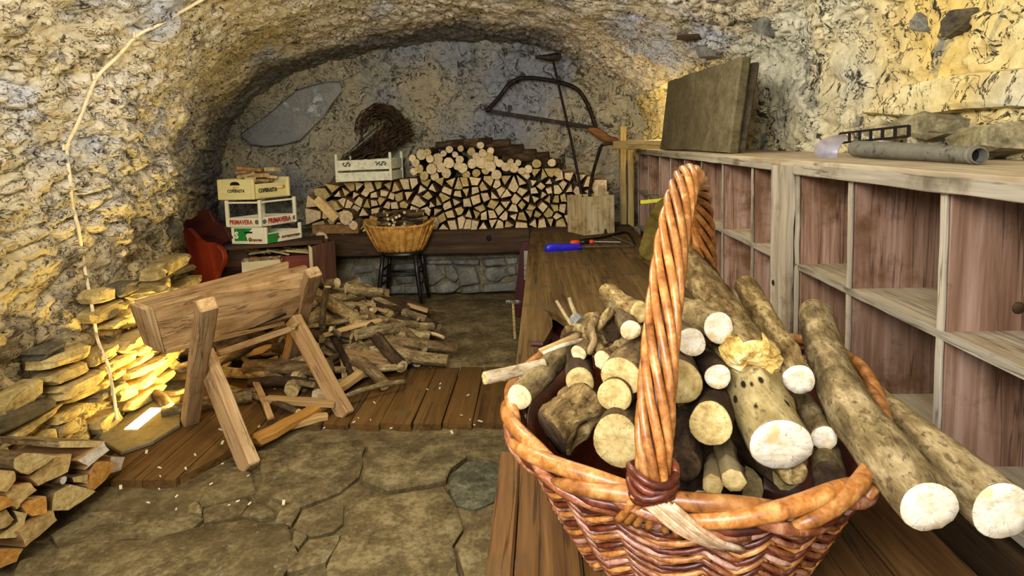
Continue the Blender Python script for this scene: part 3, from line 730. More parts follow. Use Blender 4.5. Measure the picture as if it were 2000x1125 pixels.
ap = thing('long_hoe', 'long thin rod with dark iron head standing in the tool box against the back wall', 'tool', V0(cb + z1 * .03))
tp = on_y(1080, 118, 5.38)
tube('shaft', [cb + Vector((-.02, .03, .025)), (cb + tp) / 2 + Vector((.006, 0, 0)), tp], [.013, .012, .010], M_iron, ap, 8)
h0, h1 = on_y(1042, 104, 5.38), on_y(1090, 100, 5.36)
rings = [[(x, y * a1, z * b1 + dz) for y, z in [(math.cos(t * math.pi / 4 + .39), math.sin(t * math.pi / 4 + .39)) for t in range(8)]] for x, a1, b1, dz in ((-.13, .01, .012, .005), (-.06, .018, .022, .0), (0, .022, .035, -.005), (.06, .02, .042, 0), (.105, .012, .02, .012))]
V, F, mi = loft(rings); make('iron_head', V, F, M_iron, ap, None, False, Matrix.Translation(tp + Vector((-.03, 0, .03))), True)
pk = thing('iron_poker', 'dark bent iron rod standing in the tool box beside the long hoe', 'tool', V0(cb))
tube('rod', spline([cb + Vector((.02, .02, .025)), on_y(1152, 370, 5.05), on_y(1172, 292, 5.2), on_y(1180, 283, 5.2), on_y(1196, 280, 5.22)], 4), .014, M_iron, pk, 8)
for k in range(3):
    a = cb + Vector((.03 + .03 * k, .05 - .03 * k, .025)); b = on_y(1166 + 9 * k, 374 - (k % 2) * 12, 5.0)
    tag(board('wood_offcut', a, b, .05, .025, M_boxwood, None), ['pale wood offcut', 'short squared wood offcut', 'thin wood strip'][k] + ' standing in the tool box behind the rods', 'offcut')
# bow saw on the back wall
YW = 5.47
bs = thing('bow_saw', 'old dark bow saw hanging on the plastered back wall', 'saw', V0(on_y(1060, 160, YW)))
fr = spline([on_y(x, y, YW) for x, y in ((953, 214), (975, 190), (997, 163), (1025, 152), (1080, 158), (1125, 173), (1147, 203), (1160, 238), (1164, 252))], 5)
tube('saw_bow', fr, [.019] * len(fr), M_iron, bs, 8)
a, b = on_y(952, 216, YW), on_y(1164, 250, YW)
board('saw_blade', a, b, .004, .034, M_iron, bs, up=(0, 0, 1), ch=.001)
tube('tension_end', [a + Vector((-.02, 0, .004)), a + Vector((.03, 0, .01))], [.018, .022], M_iron, bs, 8)
hd = [on_y(x, y, YW - .02) for x, y in ((1148, 252), (1165, 258), (1180, 268), (1195, 274), (1207, 276))]
V, F, mi = loft(tube_rings(spline(hd, 3), [.016, .028, .036, .04, .044, .042, .040, .036, .034, .032, .032, .034, .028], 10, .7))
make('handle', V, F, wood('saw_handle_wood', lin(60, 34, 14), lin(110, 70, 32), lin(146, 100, 52), 0, 0.8), bs, None, True, None, True)
# two old posts at the end of the shelf
for px_, Y_, ytop, lab in ((1217, 5.26, 246, 'taller weathered post in the back right corner beside the shelf end'), (1232, 5.30, 293, 'shorter weathered post in the back right corner touching the shelf end')):
    p = on_y(px_, 420, Y_); q = on_y(px_ - 1, ytop, Y_); p.z = ZT - .56
    tag(board('timber_post', p, q, .055, .05, M_post, None, up=(0, 1, 0), ch=.006, wob=.003, segs=8), lab, 'post')
# ------------------------------------------------------------------ back ledge: rubble plinth, beam, stacked firewood
def plinth():
    x0, x1, z1, st = -2.62, 1.02, 0.565, 0.025
    nx, nz = int((x1 - x0) / st), int(z1 / st) + 8
    S = []
    for k in range(nz):
        for i in range(nx + 1):
            x = x0 + (x1 - x0) * i / nx
            kk = nz - 8
            if k <= kk: S.append((x, 5.235, z1 * k / kk))
            else: S.append((x, 5.235 + .40 * (k - kk) / 7, z1))
    S = np.array(S); d = 0.02 * fbm(S * 7, 4, 610) + 0.012 * fbm(S * 22, 3, 611)
    S[:, 1] -= d; n = nx + 1
    F = [(k * n + i, k * n + i + 1, (k + 1) * n + i + 1, (k + 1) * n + i) for k in range(nz - 1) for i in range(nx)]
    o = make('trim_1', S.tolist(), F, M_mort, None, None, True); return tag(o, kind='structure')
M_mort = stone('plinth_mortar', lin(70, 62, 44), lin(112, 102, 76), lin(150, 140, 112), lin(84, 74, 50), 1.6, 0.8, 0.02)
plin = plinth()
def facestone(px, Y, out, mat, parent, name='stone'):
    """a stone in a wall face: outline in the plane of the wall, bulging out of it"""
    P = [on_y(x, y, Y) for x, y in px]; c = sum(P, Vector()) / len(P); rings = []
    P2 = []
    for i in range(len(P)):
        a, b = P[i], P[(i + 1) % len(P)]
        for j in range(2):
            q = a.lerp(b, j / 2); P2.append(q + (q - c) * random.uniform(-.05, .07))
    for s, o_ in ((1.0, .05), (1.0, -out * .35), (.86, -out * .85), (.5, -out * 1.05)):
        rings.append([(q - c) * s + Vector((0, o_ + random.uniform(-.004, .004), 0)) for q in P2])
    V, F, mi = loft(rings); return make(name, V, F, mat, parent, None, True, Matrix.Translation(c), True, sharp=50)
PST = [
 [(826, 520), (848, 514), (872, 540), (850, 556), (830, 562)], [(868, 522), (884, 516), (898, 540), (890, 552), (872, 542)],
 [(890, 518), (928, 520), (938, 552), (900, 558)], [(944, 528), (960, 520), (982, 522), (990, 538), (974, 550), (952, 548)],
 [(988, 520), (1008, 518), (1010, 536), (994, 538)], [(850, 560), (880, 546), (896, 560), (888, 570), (856, 572)],
 [(900, 560), (936, 556), (940, 570), (902, 572)], [(944, 554), (976, 552), (1010, 548), (1010, 566), (944, 570)],
 [(940, 505), (985, 502), (990, 516), (946, 520)], [(988, 503), (1010, 502), (1012, 514), (992, 517)],
 [(830, 508), (880, 506), (884, 514), (834, 516)], [(885, 506), (936, 505), (938, 516), (888, 515)],
 [(768, 528), (806, 524), (808, 552), (776, 556)], [(700, 540), (724, 534), (732, 556), (704, 560)], [(734, 526), (762, 526), (764, 550), (738, 552)],
 [(690, 520), (728, 516), (730, 530), (694, 536)], [(770, 516), (820, 512), (822, 524), (772, 526)], [(790, 558), (826, 556), (828, 570), (792, 572)], [(740, 556), (786, 558), (786, 572), (740, 574)],
]
for i, px in enumerate(PST): facestone(px, 5.225, .03 + .012 * (i % 3), M_grey, plin)
bm_ = thing('timber_beam', 'heavy dark timber beam carrying the firewood stack along the back wall', 'beam', (-.9, 5.14, .4))
b0, b1, b2 = on_y(636, 478, 5.13), on_y(1036, 468, 5.13), on_y(1235, 462, 5.13)
for a, b in ((b0, b1), (b1 + Vector((.006, 0, 0)), b2)):
    board('beam_length', a, b, .20, .20, M_dark, bm_, up=(0, 0, 1), ch=.012, wob=.004, segs=9)
zz = b1.z + .10
k_ = on_y(955, 465, 5.028); V, F, mi = loft([[(.022 * math.cos(t * .7), 0, .028 * math.sin(t * .7)) for t in range(9)], [(.014 * math.cos(t * .7), -.004, .02 * math.sin(t * .7)) for t in range(9)]])
make('knot', V, F, M_ink, bm_, None, True, Matrix.Translation(k_), True)

def log(name, a, b, r, mside, mend, label=None, cat='log', group=None, n=12, nz=6, wob=.05, bend=0.0, squash=1.0, taper=1.0, parts=False, bumps=0.0):
    """round log with its own z axis along a->b; b is the end that faces the viewer"""
    a, b = Vector(a), Vector(b); L = (b - a).length; rings = []
    ph = [random.uniform(0, 6.28) for _ in range(4)]; bd = random.uniform(0, 6.28)
    prof = [1 + wob * (math.sin(2 * t * 6.283 / n + ph[0]) + .6 * math.sin(3 * t * 6.283 / n + ph[1])) for t in range(n)]
    for i in range(nz + 1):
        t = i / nz; rr = r * (1 + (taper - 1) * (1 - t)); ox = bend * math.sin(math.pi * t)
        bm = 0 if parts else bumps
        rings.append([(rr * (prof[j] + bm * random.uniform(-1, 1) * (0 < i < nz)) * math.cos(j * 6.283 / n) + ox * math.cos(bd), rr * squash * (prof[j] + bm * random.uniform(-1, 1) * (0 < i < nz)) * math.sin(j * 6.283 / n) + ox * math.sin(bd), -L / 2 + L * t) for j in range(n)])
    fr = frame(a, b, axis='Z')
    if parts:
        kn = [(random.uniform(-.42, .30) * L, random.uniform(0, 6.28), random.uniform(.10, .34)) for _ in range(int(2 + L * 8))]; so = random.uniform(0, 50)
        for i, rg in enumerate(rings):
            A_ = np.array(rg); f_ = bumps * 2.2 * fbm(A_ * np.array([34, 34, 20]) + so, 3, 9) * (.35 if i in (0, nz) else 1)
            for zk, ak, hk in kn:
                an = np.arctan2(A_[:, 1], A_[:, 0]) - ak; an = np.abs((an + np.pi) % (2 * np.pi) - np.pi)
                f_ = f_ + hk * np.exp(-(an * r / (.45 * r)) ** 2 - ((A_[:, 2] - zk) / (.5 * r)) ** 2)
            A_[:, :2] *= (1 + f_)[:, None]; rings[i] = [tuple(q) for q in A_]
        V, F, mi = loft(rings, caps=False)
        o = make(name, V, F, mside, None, None, True, fr)
        for rg, s in ((rings[-1], 1), (rings[0], -1)):
            cx = sum(p[0] for p in rg) / n; cy = sum(p[1] for p in rg) / n; z = rg[0][2]
            sc_ = lambda p, k, dz: (cx + (p[0] - cx) * k - cx, cy + (p[1] - cy) * k - cy, dz + random.uniform(-.0015, .0015))
            rr = [[sc_(p, k, dz * s) for p in rg] for k, dz in ((1.0, -.002), (.94, .003), (.5, .002))]
            if s < 0: rr = [list(reversed(q)) for q in rr]
            V, F, mi = loft(rr, caps=False); m = len(rr) * n
            V.append((0, 0, .001 * s)); F += [((len(rr) - 1) * n + j, (len(rr) - 1) * n + (j + 1) % n, len(V) - 1) for j in range(n)]
            make('cut_end', V, F, mend, o, None, True, Matrix.Translation((cx, cy, z)))
    else:
        V, F, mi = loft(rings); o = make(name, V, F, [mside, mend], None, mi, True, fr, sharp=55)
    return tag(o, label, cat, group)
def split(name, poly, axis_vec, mside, mend, label, group=None, cat='log', rot=None):
    """split log: face polygon (world points), body running along axis_vec; local z along the body"""
    c = sum(poly, Vector()) / len(poly); ax = Vector(axis_vec); fr = frame(c + ax, c, axis='Z'); inv = fr.inverted()
    L = ax.length
    P = [inv @ p for p in poly]; mid = lambda z, s: [(p.x * s, p.y * s, z) for p in P]
    if sum(P[i].x * P[(i + 1) % len(P)].y - P[(i + 1) % len(P)].x * P[i].y for i in range(len(P))) < 0: P.reverse()
    rings = [mid(-L / 2, .96), mid(0, 1.0), mid(L / 2 - .004, 1.0), mid(L / 2, .96)]
    V, F, mi = loft(rings); o = make(name, V, F, [mside, mend], None, mi, False, fr); return tag(o, label, cat, group)

# stack profile in the plane of the log ends (x, height), read from the photograph
YS = 5.17
top_px = [(612, 384), (640, 362), (655, 357), (768, 355), (800, 348), (1010, 344), (1060, 326), (1110, 338), (1160, 348), (1172, 380)]
Wp = lambda x, y: on_y(x, y, YS)
zbase = 0.575
xl, xr = Wp(612, 440).x, Wp(1186, 440).x
def top_at(x):
    T = [Wp(*p) for p in top_px]; return float(np.interp(x, [t.x for t in T], [t.z for t in T]))
rs = random.Random(12)
# Lloyd-relaxed sites, Voronoi cells -> split faces with dark gaps between them
sites = []
tries = 0
while len(sites) < 172 and tries < 40000:
    tries += 1
    x, z = rs.uniform(xl + .03, xr - .03), rs.uniform(zbase + .03, 1.2)
    if z > top_at(x) - .03: continue
    md = rs.choice([.060, .072, .092]) if tries < 20000 else .056
    if all((x - a) ** 2 + (z - b) ** 2 > md * md for a, b in sites): sites.append((x, z))
def cell(i):
    x, z = sites[i]; tz = top_at(x) + .01
    P = [(x - .11, max(zbase, z - .11)), (x + .11, max(zbase, z - .11)), (x + .11, min(tz, z + .11)), (x - .11, min(tz, z + .11))]
    for j, (a, b) in enumerate(sites):
        if j == i or (a - x) ** 2 + (b - z) ** 2 > .06: continue
        mx, mz, nx_, nz_ = (a + x) / 2, (b + z) / 2, a - x, b - z
        out = []
        for k in range(len(P)):
            p, q = P[k], P[(k + 1) % len(P)]
            dp, dq = (p[0] - mx) * nx_ + (p[1] - mz) * nz_, (q[0] - mx) * nx_ + (q[1] - mz) * nz_
            if dp <= 0: out.append(p)
            if dp * dq < 0: t = dp / (dp - dq); out.append((p[0] + (q[0] - p[0]) * t, p[1] + (q[1] - p[1]) * t))
        P = out
        if len(P) < 3: return []
    return P
LS = 'split firewood log with a pale angular face, stacked on the beam at the back wall'
LR = 'round sawn branch log with a pale ringed end, high in the stack at the back wall'
GS, GR = 'split logs stacked on the back beam', 'round logs on top of the back stack'
crate_x = (Wp(650, 350).x, Wp(775, 350).x)
for i in range(len(sites)):
    P = cell(i)
    if len(P) < 3: continue
    # drop the shortest edges until the face has 3 to 5 corners
    want = rs.choice([3, 3, 4, 4, 4, 5])
    P = list(P)
    while len(P) > want:
        k = min(range(len(P)), key=lambda q: (P[q][0] - P[(q + 1) % len(P)][0]) ** 2 + (P[q][1] - P[(q + 1) % len(P)][1]) ** 2)
        k2 = (k + 1) % len(P); m = ((P[k][0] + P[k2][0]) / 2, (P[k][1] + P[k2][1]) / 2)
        P = [p for q, p in enumerate(P) if q not in (k, k2)][:]; P.insert(min(k, len(P)), m) if k2 != 0 else P.append(m)
    cx, cz = sum(p[0] for p in P) / len(P), sum(p[1] for p in P) / len(P); s = rs.uniform(.76, .95)
    yo = YS + rs.uniform(-.02, .05)
    poly = [Vector((cx + (p[0] - cx) * s, yo + rs.uniform(-.004, .004), cz + (p[1] - cz) * s)) for p in P]
    md = rs.choice([M_splitd, M_splitd, M_bark])
    split('split_log', poly, (rs.uniform(-.01, .01), .36 + rs.uniform(-.03, 0.02), rs.uniform(-.004, .004)), md, rs.choice([M_endw, M_endw, M_endy]), LS, GS)
# round logs above them
RC = [(822, 302, 12), (835, 298, 9), (812, 318, 9), (818, 330, 10), (808, 335, 8), (840, 310, 9), (853, 311, 13), (829, 343, 10), (843, 330, 12), (858, 327, 12), (848, 345, 10), (877, 318, 12), (872, 338, 11), (893, 325, 9),
      (904, 328, 11), (888, 302, 7), (897, 312, 9), (920, 296, 9), (930, 306, 9), (922, 320, 11), (941, 318, 13), (943, 299, 9), (955, 307, 11), (958, 325, 12), (948, 333, 9), (966, 312, 8), (970, 341, 11), (958, 295, 8), (976, 319, 9),
      (988, 326, 10), (1003, 328, 11), (997, 316, 7), (1019, 334, 8), (1032, 330, 9), (1048, 320, 10), (878, 292, 8), (900, 290, 7), (938, 284, 8), (1078, 318, 9), (866, 300, 7), (806, 309, 8), (1090, 338, 9), (930, 338, 9), (910, 341, 9), (1012, 318, 7)]
for x, y, r in RC:
    p = Wp(x, y); p.y += rs.uniform(-.02, .03)
    log('round_log', p + Vector((rs.uniform(-.01, .01), .36, rs.uniform(-.006, .006))), p, r * .90 / 224.0, M_barkd, rs.choice([M_endw, M_endw, M_endy]), LR, 'log', GR, n=10, nz=1, wob=.04)
# dark bark chunks lying on top and the dark heap behind
for x, y, r, lx in ((905, 283, 10, .3), (960, 283, 9, .34), (990, 296, 11, .3), (1015, 305, 12, .3), (880, 284, 8, .26), (1040, 308, 9, .3), (1062, 322, 10, .3), (940, 277, 7, .2)):
    p = on_y(x, y, 5.34); log('bark_log', p + Vector((-lx / 2, .03, 0)), p + Vector((lx / 2, -.02, .01)), r / 215.0, M_barkd, M_barkd, 'dark bark-covered log lying sideways on the crest of the back stack', 'log', 'sideways logs on the stack crest', n=9, nz=4, wob=.12, bumps=.08)
ORD = ['first', 'second', 'third', 'fourth', 'fifth', 'sixth', 'seventh', 'eighth', 'ninth', 'tenth', 'eleventh', 'twelfth', 'thirteenth', 'fourteenth', 'fifteenth', 'sixteenth', 'seventeenth', 'eighteenth', 'nineteenth', 'twentieth', 'twenty-first', 'twenty-second', 'twenty-third', 'twenty-fourth', 'twenty-fifth', 'twenty-sixth', 'twenty-seventh', 'twenty-eighth', 'twenty-ninth', 'thirtieth']
def front(o): return max((o.matrix_basis @ v.co for v in o.data.vertices), key=lambda p: -p.y)
def rank(objs, step, fmt):
    """tell stacked logs apart by their row up the stack and their place in the row"""
    F_ = {o: front(o) for o in objs}; z0 = min(p.z for p in F_.values()); rows = {}
    for o, p in F_.items(): rows.setdefault(int((p.z - z0) / step), []).append(o)
    for rn, (k, row) in enumerate(sorted(rows.items())):
        row.sort(key=lambda o: F_[o].x)
        for i, o in enumerate(row): o['label'] = fmt(o, ORD[rn], ORD[min(i, 29)])
rank([o for o in sc.objects if o.get('group') == GS], .078, lambda o, r_, i_: 'split log of the back stack, %s from the left in the %s row up' % (i_, r_))
rank([o for o in sc.objects if o.get('group') == GR], .055, lambda o, r_, i_: 'round log end of the back stack, %s from left in the %s round row up' % (i_, r_))
# slanting pieces at the left end and below the stack
def bar(name, p0, p1, Y0, Y1, w, t, mat, label, cat='log', up=(0, 1, 0), **k):
    return tag(board(name, on_y(*p0, Y0), on_y(*p1, Y1), w, t, mat, None, up=up, ch=.004, wob=.003, segs=3, **k), label, cat)
bar('split_log', (618, 388), (658, 428), 5.06, 5.06, .075, .06, M_split, 'long pale split log slanting down at the left end of the back stack')
bar('split_log', (612, 448), (702, 447), 5.07, 5.07, .075, .07, M_splitd, 'long brown split log lying flat in front of the left end of the stack')
for x, y, r, lb in ((628, 464, 12, 'round pale log end under the flat split log beside the beam'), (690, 440, 9, 'small round log end between the wicker basket and the flat split log'), (676, 425, 14, 'half round pale log end just left of the wicker basket')):
    p = on_y(x, y, 5.02); log('round_log', p + Vector((0, .22, 0)), p, r / 224.0, M_bark, M_endw, lb, 'log', n=10, nz=1)
for i, px in enumerate(([(652, 470), (670, 460), (680, 470)], [(684, 470), (700, 462), (712, 470)])):
    split('split_log', [on_y(x, y - 3, 5.04) for x, y in px], (0, .2, 0), M_splitd, M_endw, 'small triangular split log wedged under the flat log, ' + ('left one' if i == 0 else 'right one'), None)

# white fruit crate on the stack
YC = 5.03
cw = thing('white_crate', 'white slatted crate with black leaf print standing on the back stack', 'crate', V0(on_y(710, 356, YC)))
A = on_y(659, 356.5, YC); Bc = on_y(764, 352.5, YC); ex = (Bc - A); ez = Vector((-.006, 0, 1)).normalized(); dep = Vector((.03, .30, .0))
hC = .205
def crateside(o, e, nm_par, print_=False):
    for k, (z0, hh) in enumerate(((.004, .078), (.100, .088))):
        s = board('slat', o + ez * (z0 + hh / 2), o + e + ez * (z0 + hh / 2), .012, hh, M_white, cw, ch=.002)
        if print_ and k == 1:
            for q in (.13, .18, .23, .74, .79, .84, .89):
                for m in range(3):
                    c_ = o + e * (q + .012 * m) + ez * (z0 + hh * .45 + .012 * ((m * 7 + int(q * 100)) % 3)) + Vector((0, -.0065, 0))
                    pts = [c_ + Vector((.011 * math.cos(t * 1.57 + m), 0, .007 * math.sin(t * 1.57 + m))) for t in range(4)]
                    prism('leaf_print', pts, (0, -.001, 0), M_leaf, s)
M_leaf = plain('leaf_ink', lin(44, 60, 34), 0.7, 0, 0.2)
crateside(A, ex, cw, True); crateside(A + dep, ex, cw)
crateside(A + dep * .03, dep * .95, cw); crateside(A + ex + dep * .03, dep * .95, cw)
for o in (A, A + ex, A + dep, A + ex + dep): board('corner_post', o + ez * .001 + dep * 0, o + ez * (hC + .04), .022, .022, M_white, cw, up=(0, 1, 0), ch=.003)
prism('bottom', [A + ez * .006, A + ex + ez * .006, A + ex + dep + ez * .006, A + dep + ez * .006], (0, 0, .006), M_white, cw)

# bundle of thin twigs behind the crate
def twigs():
    V, F = [], []; rr = random.Random(5)
    def add(pts, r):
        v, f, m = loft(tube_rings(pts, r, 4)); b = len(V); V.extend(v); F.extend([tuple(i + b for i in q) for q in f])
    c = on_y(745, 262, 5.42)
    for k in range(210):
        t0 = rr.uniform(-.2, .35); t1 = t0 + rr.uniform(1.2, 3.0); R0 = rr.uniform(.14, .26)
        if k < 70:      # hoop of bent twigs
            pts = [c + Vector((R0 * 1.0 * math.cos(t0 + (t1 - t0) * i / 7) + rr.uniform(-.01, .01), rr.uniform(-.09, .10), R0 * 1.15 * math.sin(t0 + (t1 - t0) * i / 7) - .02)) for i in range(8)]
            pts = spline(pts, 2)
        else:           # brush fanning down to the crate
            a = c + Vector((rr.uniform(-.02, .30), rr.uniform(-.12, .10), rr.uniform(-.10, .17))); b = c + Vector((rr.uniform(-.36, -.02), rr.uniform(-.16, .06), rr.uniform(-.27, -.18)))
            m = (a + b) / 2 + Vector((rr.uniform(-.05, .05), 0, rr.uniform(-.04, .04))); pts = spline([a, m, b], 3)
        add(pts, [rr.uniform(.0025, .006)] * len(pts))
    for k in range(16):
        a = c + Vector((rr.uniform(-.02, .1), rr.uniform(-.12, 0), rr.uniform(-.15, .02))); b = a + Vector((rr.uniform(.12, .3), rr.uniform(-.06, .06), rr.uniform(-.05, .14))); add(spline([a, (a + b) / 2 + Vector((0, 0, rr.uniform(-.03, .03))), b], 3), [.003] * 7)
    o = make('twig_bundle', V, F, M_barkd, None, None, True); return tag(o, 'dark bent bundle of thin twigs leaning on the back wall behind the white crate', 'brushwood')
twigs()

# black stool with the wicker laundry basket
M_wick = NT('honey_wicker', 0.5, 0.35)
def _wick(s):
    v = s.coord((1, 1, 1), False); tc = s.n('ShaderNodeTexCoord')
    n = s.noise(v, 18, 5, 0.7)
    sep = s.n('ShaderNodeSeparateXYZ'); s.set(sep.inputs[0], v)
    ang = s.math('ARCTAN2', sep.outputs[1], sep.outputs[0])
    h = s.math('SINE', s.math('MULTIPLY', sep.outputs[2], 520.0))
    q = s.math('SINE', s.math('ADD', s.math('MULTIPLY', ang, 96.0), s.math('MULTIPLY', h, 0.0)))
    f = s.math('ADD', s.math('MULTIPLY', s.math('MULTIPLY', h, q), 0.18), n)
    c = s.ramp(f, [(0.28, lin(120, 72, 22)), (0.48, lin(196, 138, 56)), (0.68, lin(226, 178, 92))])
    return s.done(c, f, 0.6, 0.006)
M_wick = _wick(M_wick)
sc_ = on_z(776, 596, 0.0); sc_ = Vector((-1.15, 4.93, 0))
stl = thing('black_stool', 'black wooden stool carrying the wicker basket in front of the back beam', 'stool', V0(sc_))
SH = .455
V, F, mi = loft([[(.165 * s * math.copysign(abs(math.cos(t * .3927)) ** .6, math.cos(t * .3927)), .165 * s * math.copysign(abs(math.sin(t * .3927)) ** .6, math.sin(t * .3927)), z) for t in range(16)] for s, z in ((.94, SH - .03), (1, SH - .022), (1, SH - .006), (.96, SH))])
make('seat', V, F, M_black, stl, None, True, sharp=50)
lg = {}
for sx in (-1, 1):
    for sy in (-1, 1):
        a = Vector((sx * .185, sy * .17 - (.02 if sy > 0 else 0), .001)); b = Vector((sx * .135, sy * .13, SH - .025)); lg[(sx, sy)] = (a, b)
        V, F, mi = loft(tube_rings([a, a.lerp(b, .3), a.lerp(b, .65), b], [.014, .018, .020, .017], 10)); make('leg', V, F, M_black, stl, None, True)
for (p, q, t) in (((-1, -1), (1, -1), .62), ((-1, 1), (1, 1), .55), ((-1, -1), (-1, 1), .70), ((1, -1), (1, 1), .70), ((-1, -1), (-1, 1), .40), ((1, -1), (1, 1), .40)):
    a = lg[p][0].lerp(lg[p][1], t); b = lg[q][0].lerp(lg[q][1], t); V, F, mi = loft(tube_rings([a, b], .010, 8)); make('stretcher', V, F, M_black, stl, None, True)
lb = thing('laundry_basket', 'oval honey coloured wicker basket of sticks standing on the black stool', 'basket', (sc_.x - .01, sc_.y - .02, SH + .003))
rings = []; nb = 144
for t in np.linspace(0, 1, 15):
    a_, b_ = .185 + .105 * t ** .9, .13 + .085 * t ** .9; z = .215 * t + .0
    rings.append([((a_ + .0045 * math.cos(j * math.pi / 2 + math.pi * round(t * 14))) * math.cos(2 * math.pi * j / nb), (b_ + .0045 * math.cos(j * math.pi / 2 + math.pi * round(t * 14))) * math.sin(2 * math.pi * j / nb), z + .035 * t * max(0, abs(math.cos(2 * math.pi * j / nb)) - .75) * 4 * (1 if t > .5 else 0)) for j in range(nb)])
rin = [[(x * .95, y * .94, z if i == len(rings) - 1 else z + .008) for x, y, z in r] for i, r in enumerate(rings)][::-1]
V, F, mi = loft(rings + rin); make('woven_body', V, F, M_wick, lb, None, True)
for k in range(26):
    an = 2 * math.pi * k / 26
    pts = [((.187 + .105 * t ** .9 + .003) * math.cos(an), (.132 + .085 * t ** .9 + .003) * math.sin(an), .215 * t) for t in (0, .25, .5, .75, 1)]
    V, F, mi = loft(tube_rings(pts, .007, 6)); make('rib', V, F, M_wick, lb, None, True)
for off in (0, math.pi):
    pts = [(.292 * math.cos(j * 2 * math.pi / 60), .217 * math.sin(j * 2 * math.pi / 60), .222 + .035 * max(0, abs(math.cos(2 * math.pi * j / 60)) - .75) * 4 + .008 * math.sin(j * 2.0 + off)) for j in range(61)]
    V, F, mi = loft(tube_rings(pts, .0085, 6)); make('braided_rim', V, F, M_wick, lb, None, True)
rr = random.Random(8)
LB = 'thin cut stick lying in the wicker basket on the stool'
for k in range(46):
    a = rr.uniform(-.5, .5) if k % 3 else rr.uniform(1.1, 2.0); L = rr.uniform(.22, .42) if k % 3 else rr.uniform(.18, .28); z = .16 + .17 * (k / 46)
    sp = 1 - .75 * (k / 46)
    c = Vector((sc_.x + rr.uniform(-.11, .10) * sp - .01, sc_.y + rr.uniform(-.09, .08) * sp, SH + z)); d = Vector((math.cos(a), math.sin(a), rr.uniform(-.12, .12))) * L / 2
    r = rr.uniform(.009, .018)
    log('stick', c + d, c - d, r, rr.choice([M_bark, M_barkg, M_barkd]), M_endw, 'thin cut stick lying crosswise in the wicker basket on the stool' if k % 3 else 'cut stick with its pale end facing out of the wicker basket on the stool', 'stick', 'sticks in the wicker basket', n=7, nz=2, bend=.01)
# ------------------------------------------------------------------ left wall: separate slaty stones low down, cable, floor light
from mathutils.bvhtree import BVHTree
def bvh_of(o): return BVHTree.FromPolygons([v.co.copy() for v in o.data.vertices], [tuple(p.vertices) for p in o.data.polygons])
BV = [bvh_of(o) for o in (wall_left, ceiling, wall_right)]
def hit(x, y):
    d = ray(x, y).normalized(); best = None
    for b in BV:
        h = b.ray_cast(Vector((0, 0, EYE)), d)
        if h[0] is not None and (best is None or h[3] < best[3]): best = h
    return best
def wallstone(Y, z, L, H, out, tilt, parent, mat, rr):
    xl_ = float(lerp_tab(XLt, Y)) ; n = 14; rings = []
    sk = rr.uniform(-.3, .3)
    prof = [1 + rr.uniform(-.16, .16) for _ in range(n)]
    for s, o_ in ((1.0, -.06), (1.02, out * .25), (.93, out * .8), (.70, out)):
        rg = []
        for j in range(n):
            t = 2 * math.pi * j / n; c, q = math.cos(t), math.sin(t)
            e = .62; y = L / 2 * math.copysign(abs(c) ** e, c) * prof[j]; zz = H / 2 * math.copysign(abs(q) ** e, q) * prof[(j * 3) % n] * (1 + sk * y / L)
            rg.append((o_ + rr.uniform(-.006, .006), y * s, (zz * s + y * tilt)))
        rings.append(rg)
    V, F, mi = loft(rings); 
    return make('stone', V, F, mat, parent, None, False, Matrix.Translation((xl_ + .02, Y, z)), True)
rr = random.Random(33)
z = .03
while z < .62:
    Hc = rr.uniform(.045, .10); y = 1.55 + rr.uniform(0, .2)
    while y < 3.95:
        L = rr.uniform(.10, .34); 
        if rr.random() < (.9 if z < .42 else .5):
            wallstone(y + L / 2, z + Hc / 2 + rr.uniform(-.008, .008), L * .97, Hc * rr.uniform(.75, 1.0), rr.uniform(.012, .05), rr.uniform(-.12, .12), wall_left, rr.choice([M_slate, M_slate, M_slate, M_slate, M_rust, M_slate]), rr)
        y += L + rr.uniform(0, .02)
    z += Hc * .96
for (yy, zz_, L, H) in ((3.05, .52, .40, .17), (3.45, .66, .34, .08)):
    wallstone(yy, zz_, L, H, .05, .08, wall_left, M_slate, rr)
def wstone(px, mat, parent, out=.05, n=(-1, 0, 0)):
    cx, cy = sum(p[0] for p in px) / len(px), sum(p[1] for p in px) / len(px); h = hit(cx, cy); N_ = Vector(n).normalized(); c = h[0]
    P = []
    for i in range(len(px)):
        for t in (0, .5):
            a, b = px[i], px[(i + 1) % len(px)]; d = ray(a[0] + (b[0] - a[0]) * t, a[1] + (b[1] - a[1]) * t); s = (c - Vector((0, 0, EYE))).dot(N_) / d.dot(N_); P.append(Vector((0, 0, EYE)) + d * s - c)
    rings = []
    for k, o_ in ((1.0, -.06), (1.0, out * .3), (.88, out * .85), (.5, out)):
        rings.append([p * k * random.uniform(.96, 1.04) + N_ * (o_ + random.uniform(-.004, .004)) for p in P])
    V, F, mi = loft(rings); return make('stone', V, F, mat, parent, None, False, Matrix.Translation(c), True)
wstone([(1850, 40), (1870, 18), (1905, 14), (1918, 34), (1890, 60), (1860, 76), (1846, 66)], M_rust, wall_right, .03)
wstone([(1786, 40), (1800, 24), (1815, 40), (1812, 62), (1790, 60)], M_grey, wall_right, .025)
wstone([(1362, 92), (1392, 66), (1404, 88), (1402, 112), (1372, 114)], M_grey, wall_right, .05, (-1, -.6, 0))
wstone([(1772, 232), (1840, 214), (1900, 232), (1896, 262), (1850, 276), (1790, 262)], M_ledge, wall_right, .08)
wstone([(1890, 268), (1930, 246), (2010, 236), (2020, 290), (1960, 306), (1900, 292)], M_ledge, wall_right, .09)
wstone([(1690, 222), (1780, 165), (1900, 140), (2030, 130), (2030, 208), (1900, 216), (1800, 230)], M_right, wall_right, .05)
wstone([(1700, 250), (1740, 240), (1776, 246), (1776, 272), (1706, 272)], M_ledge, wall_right, .06)
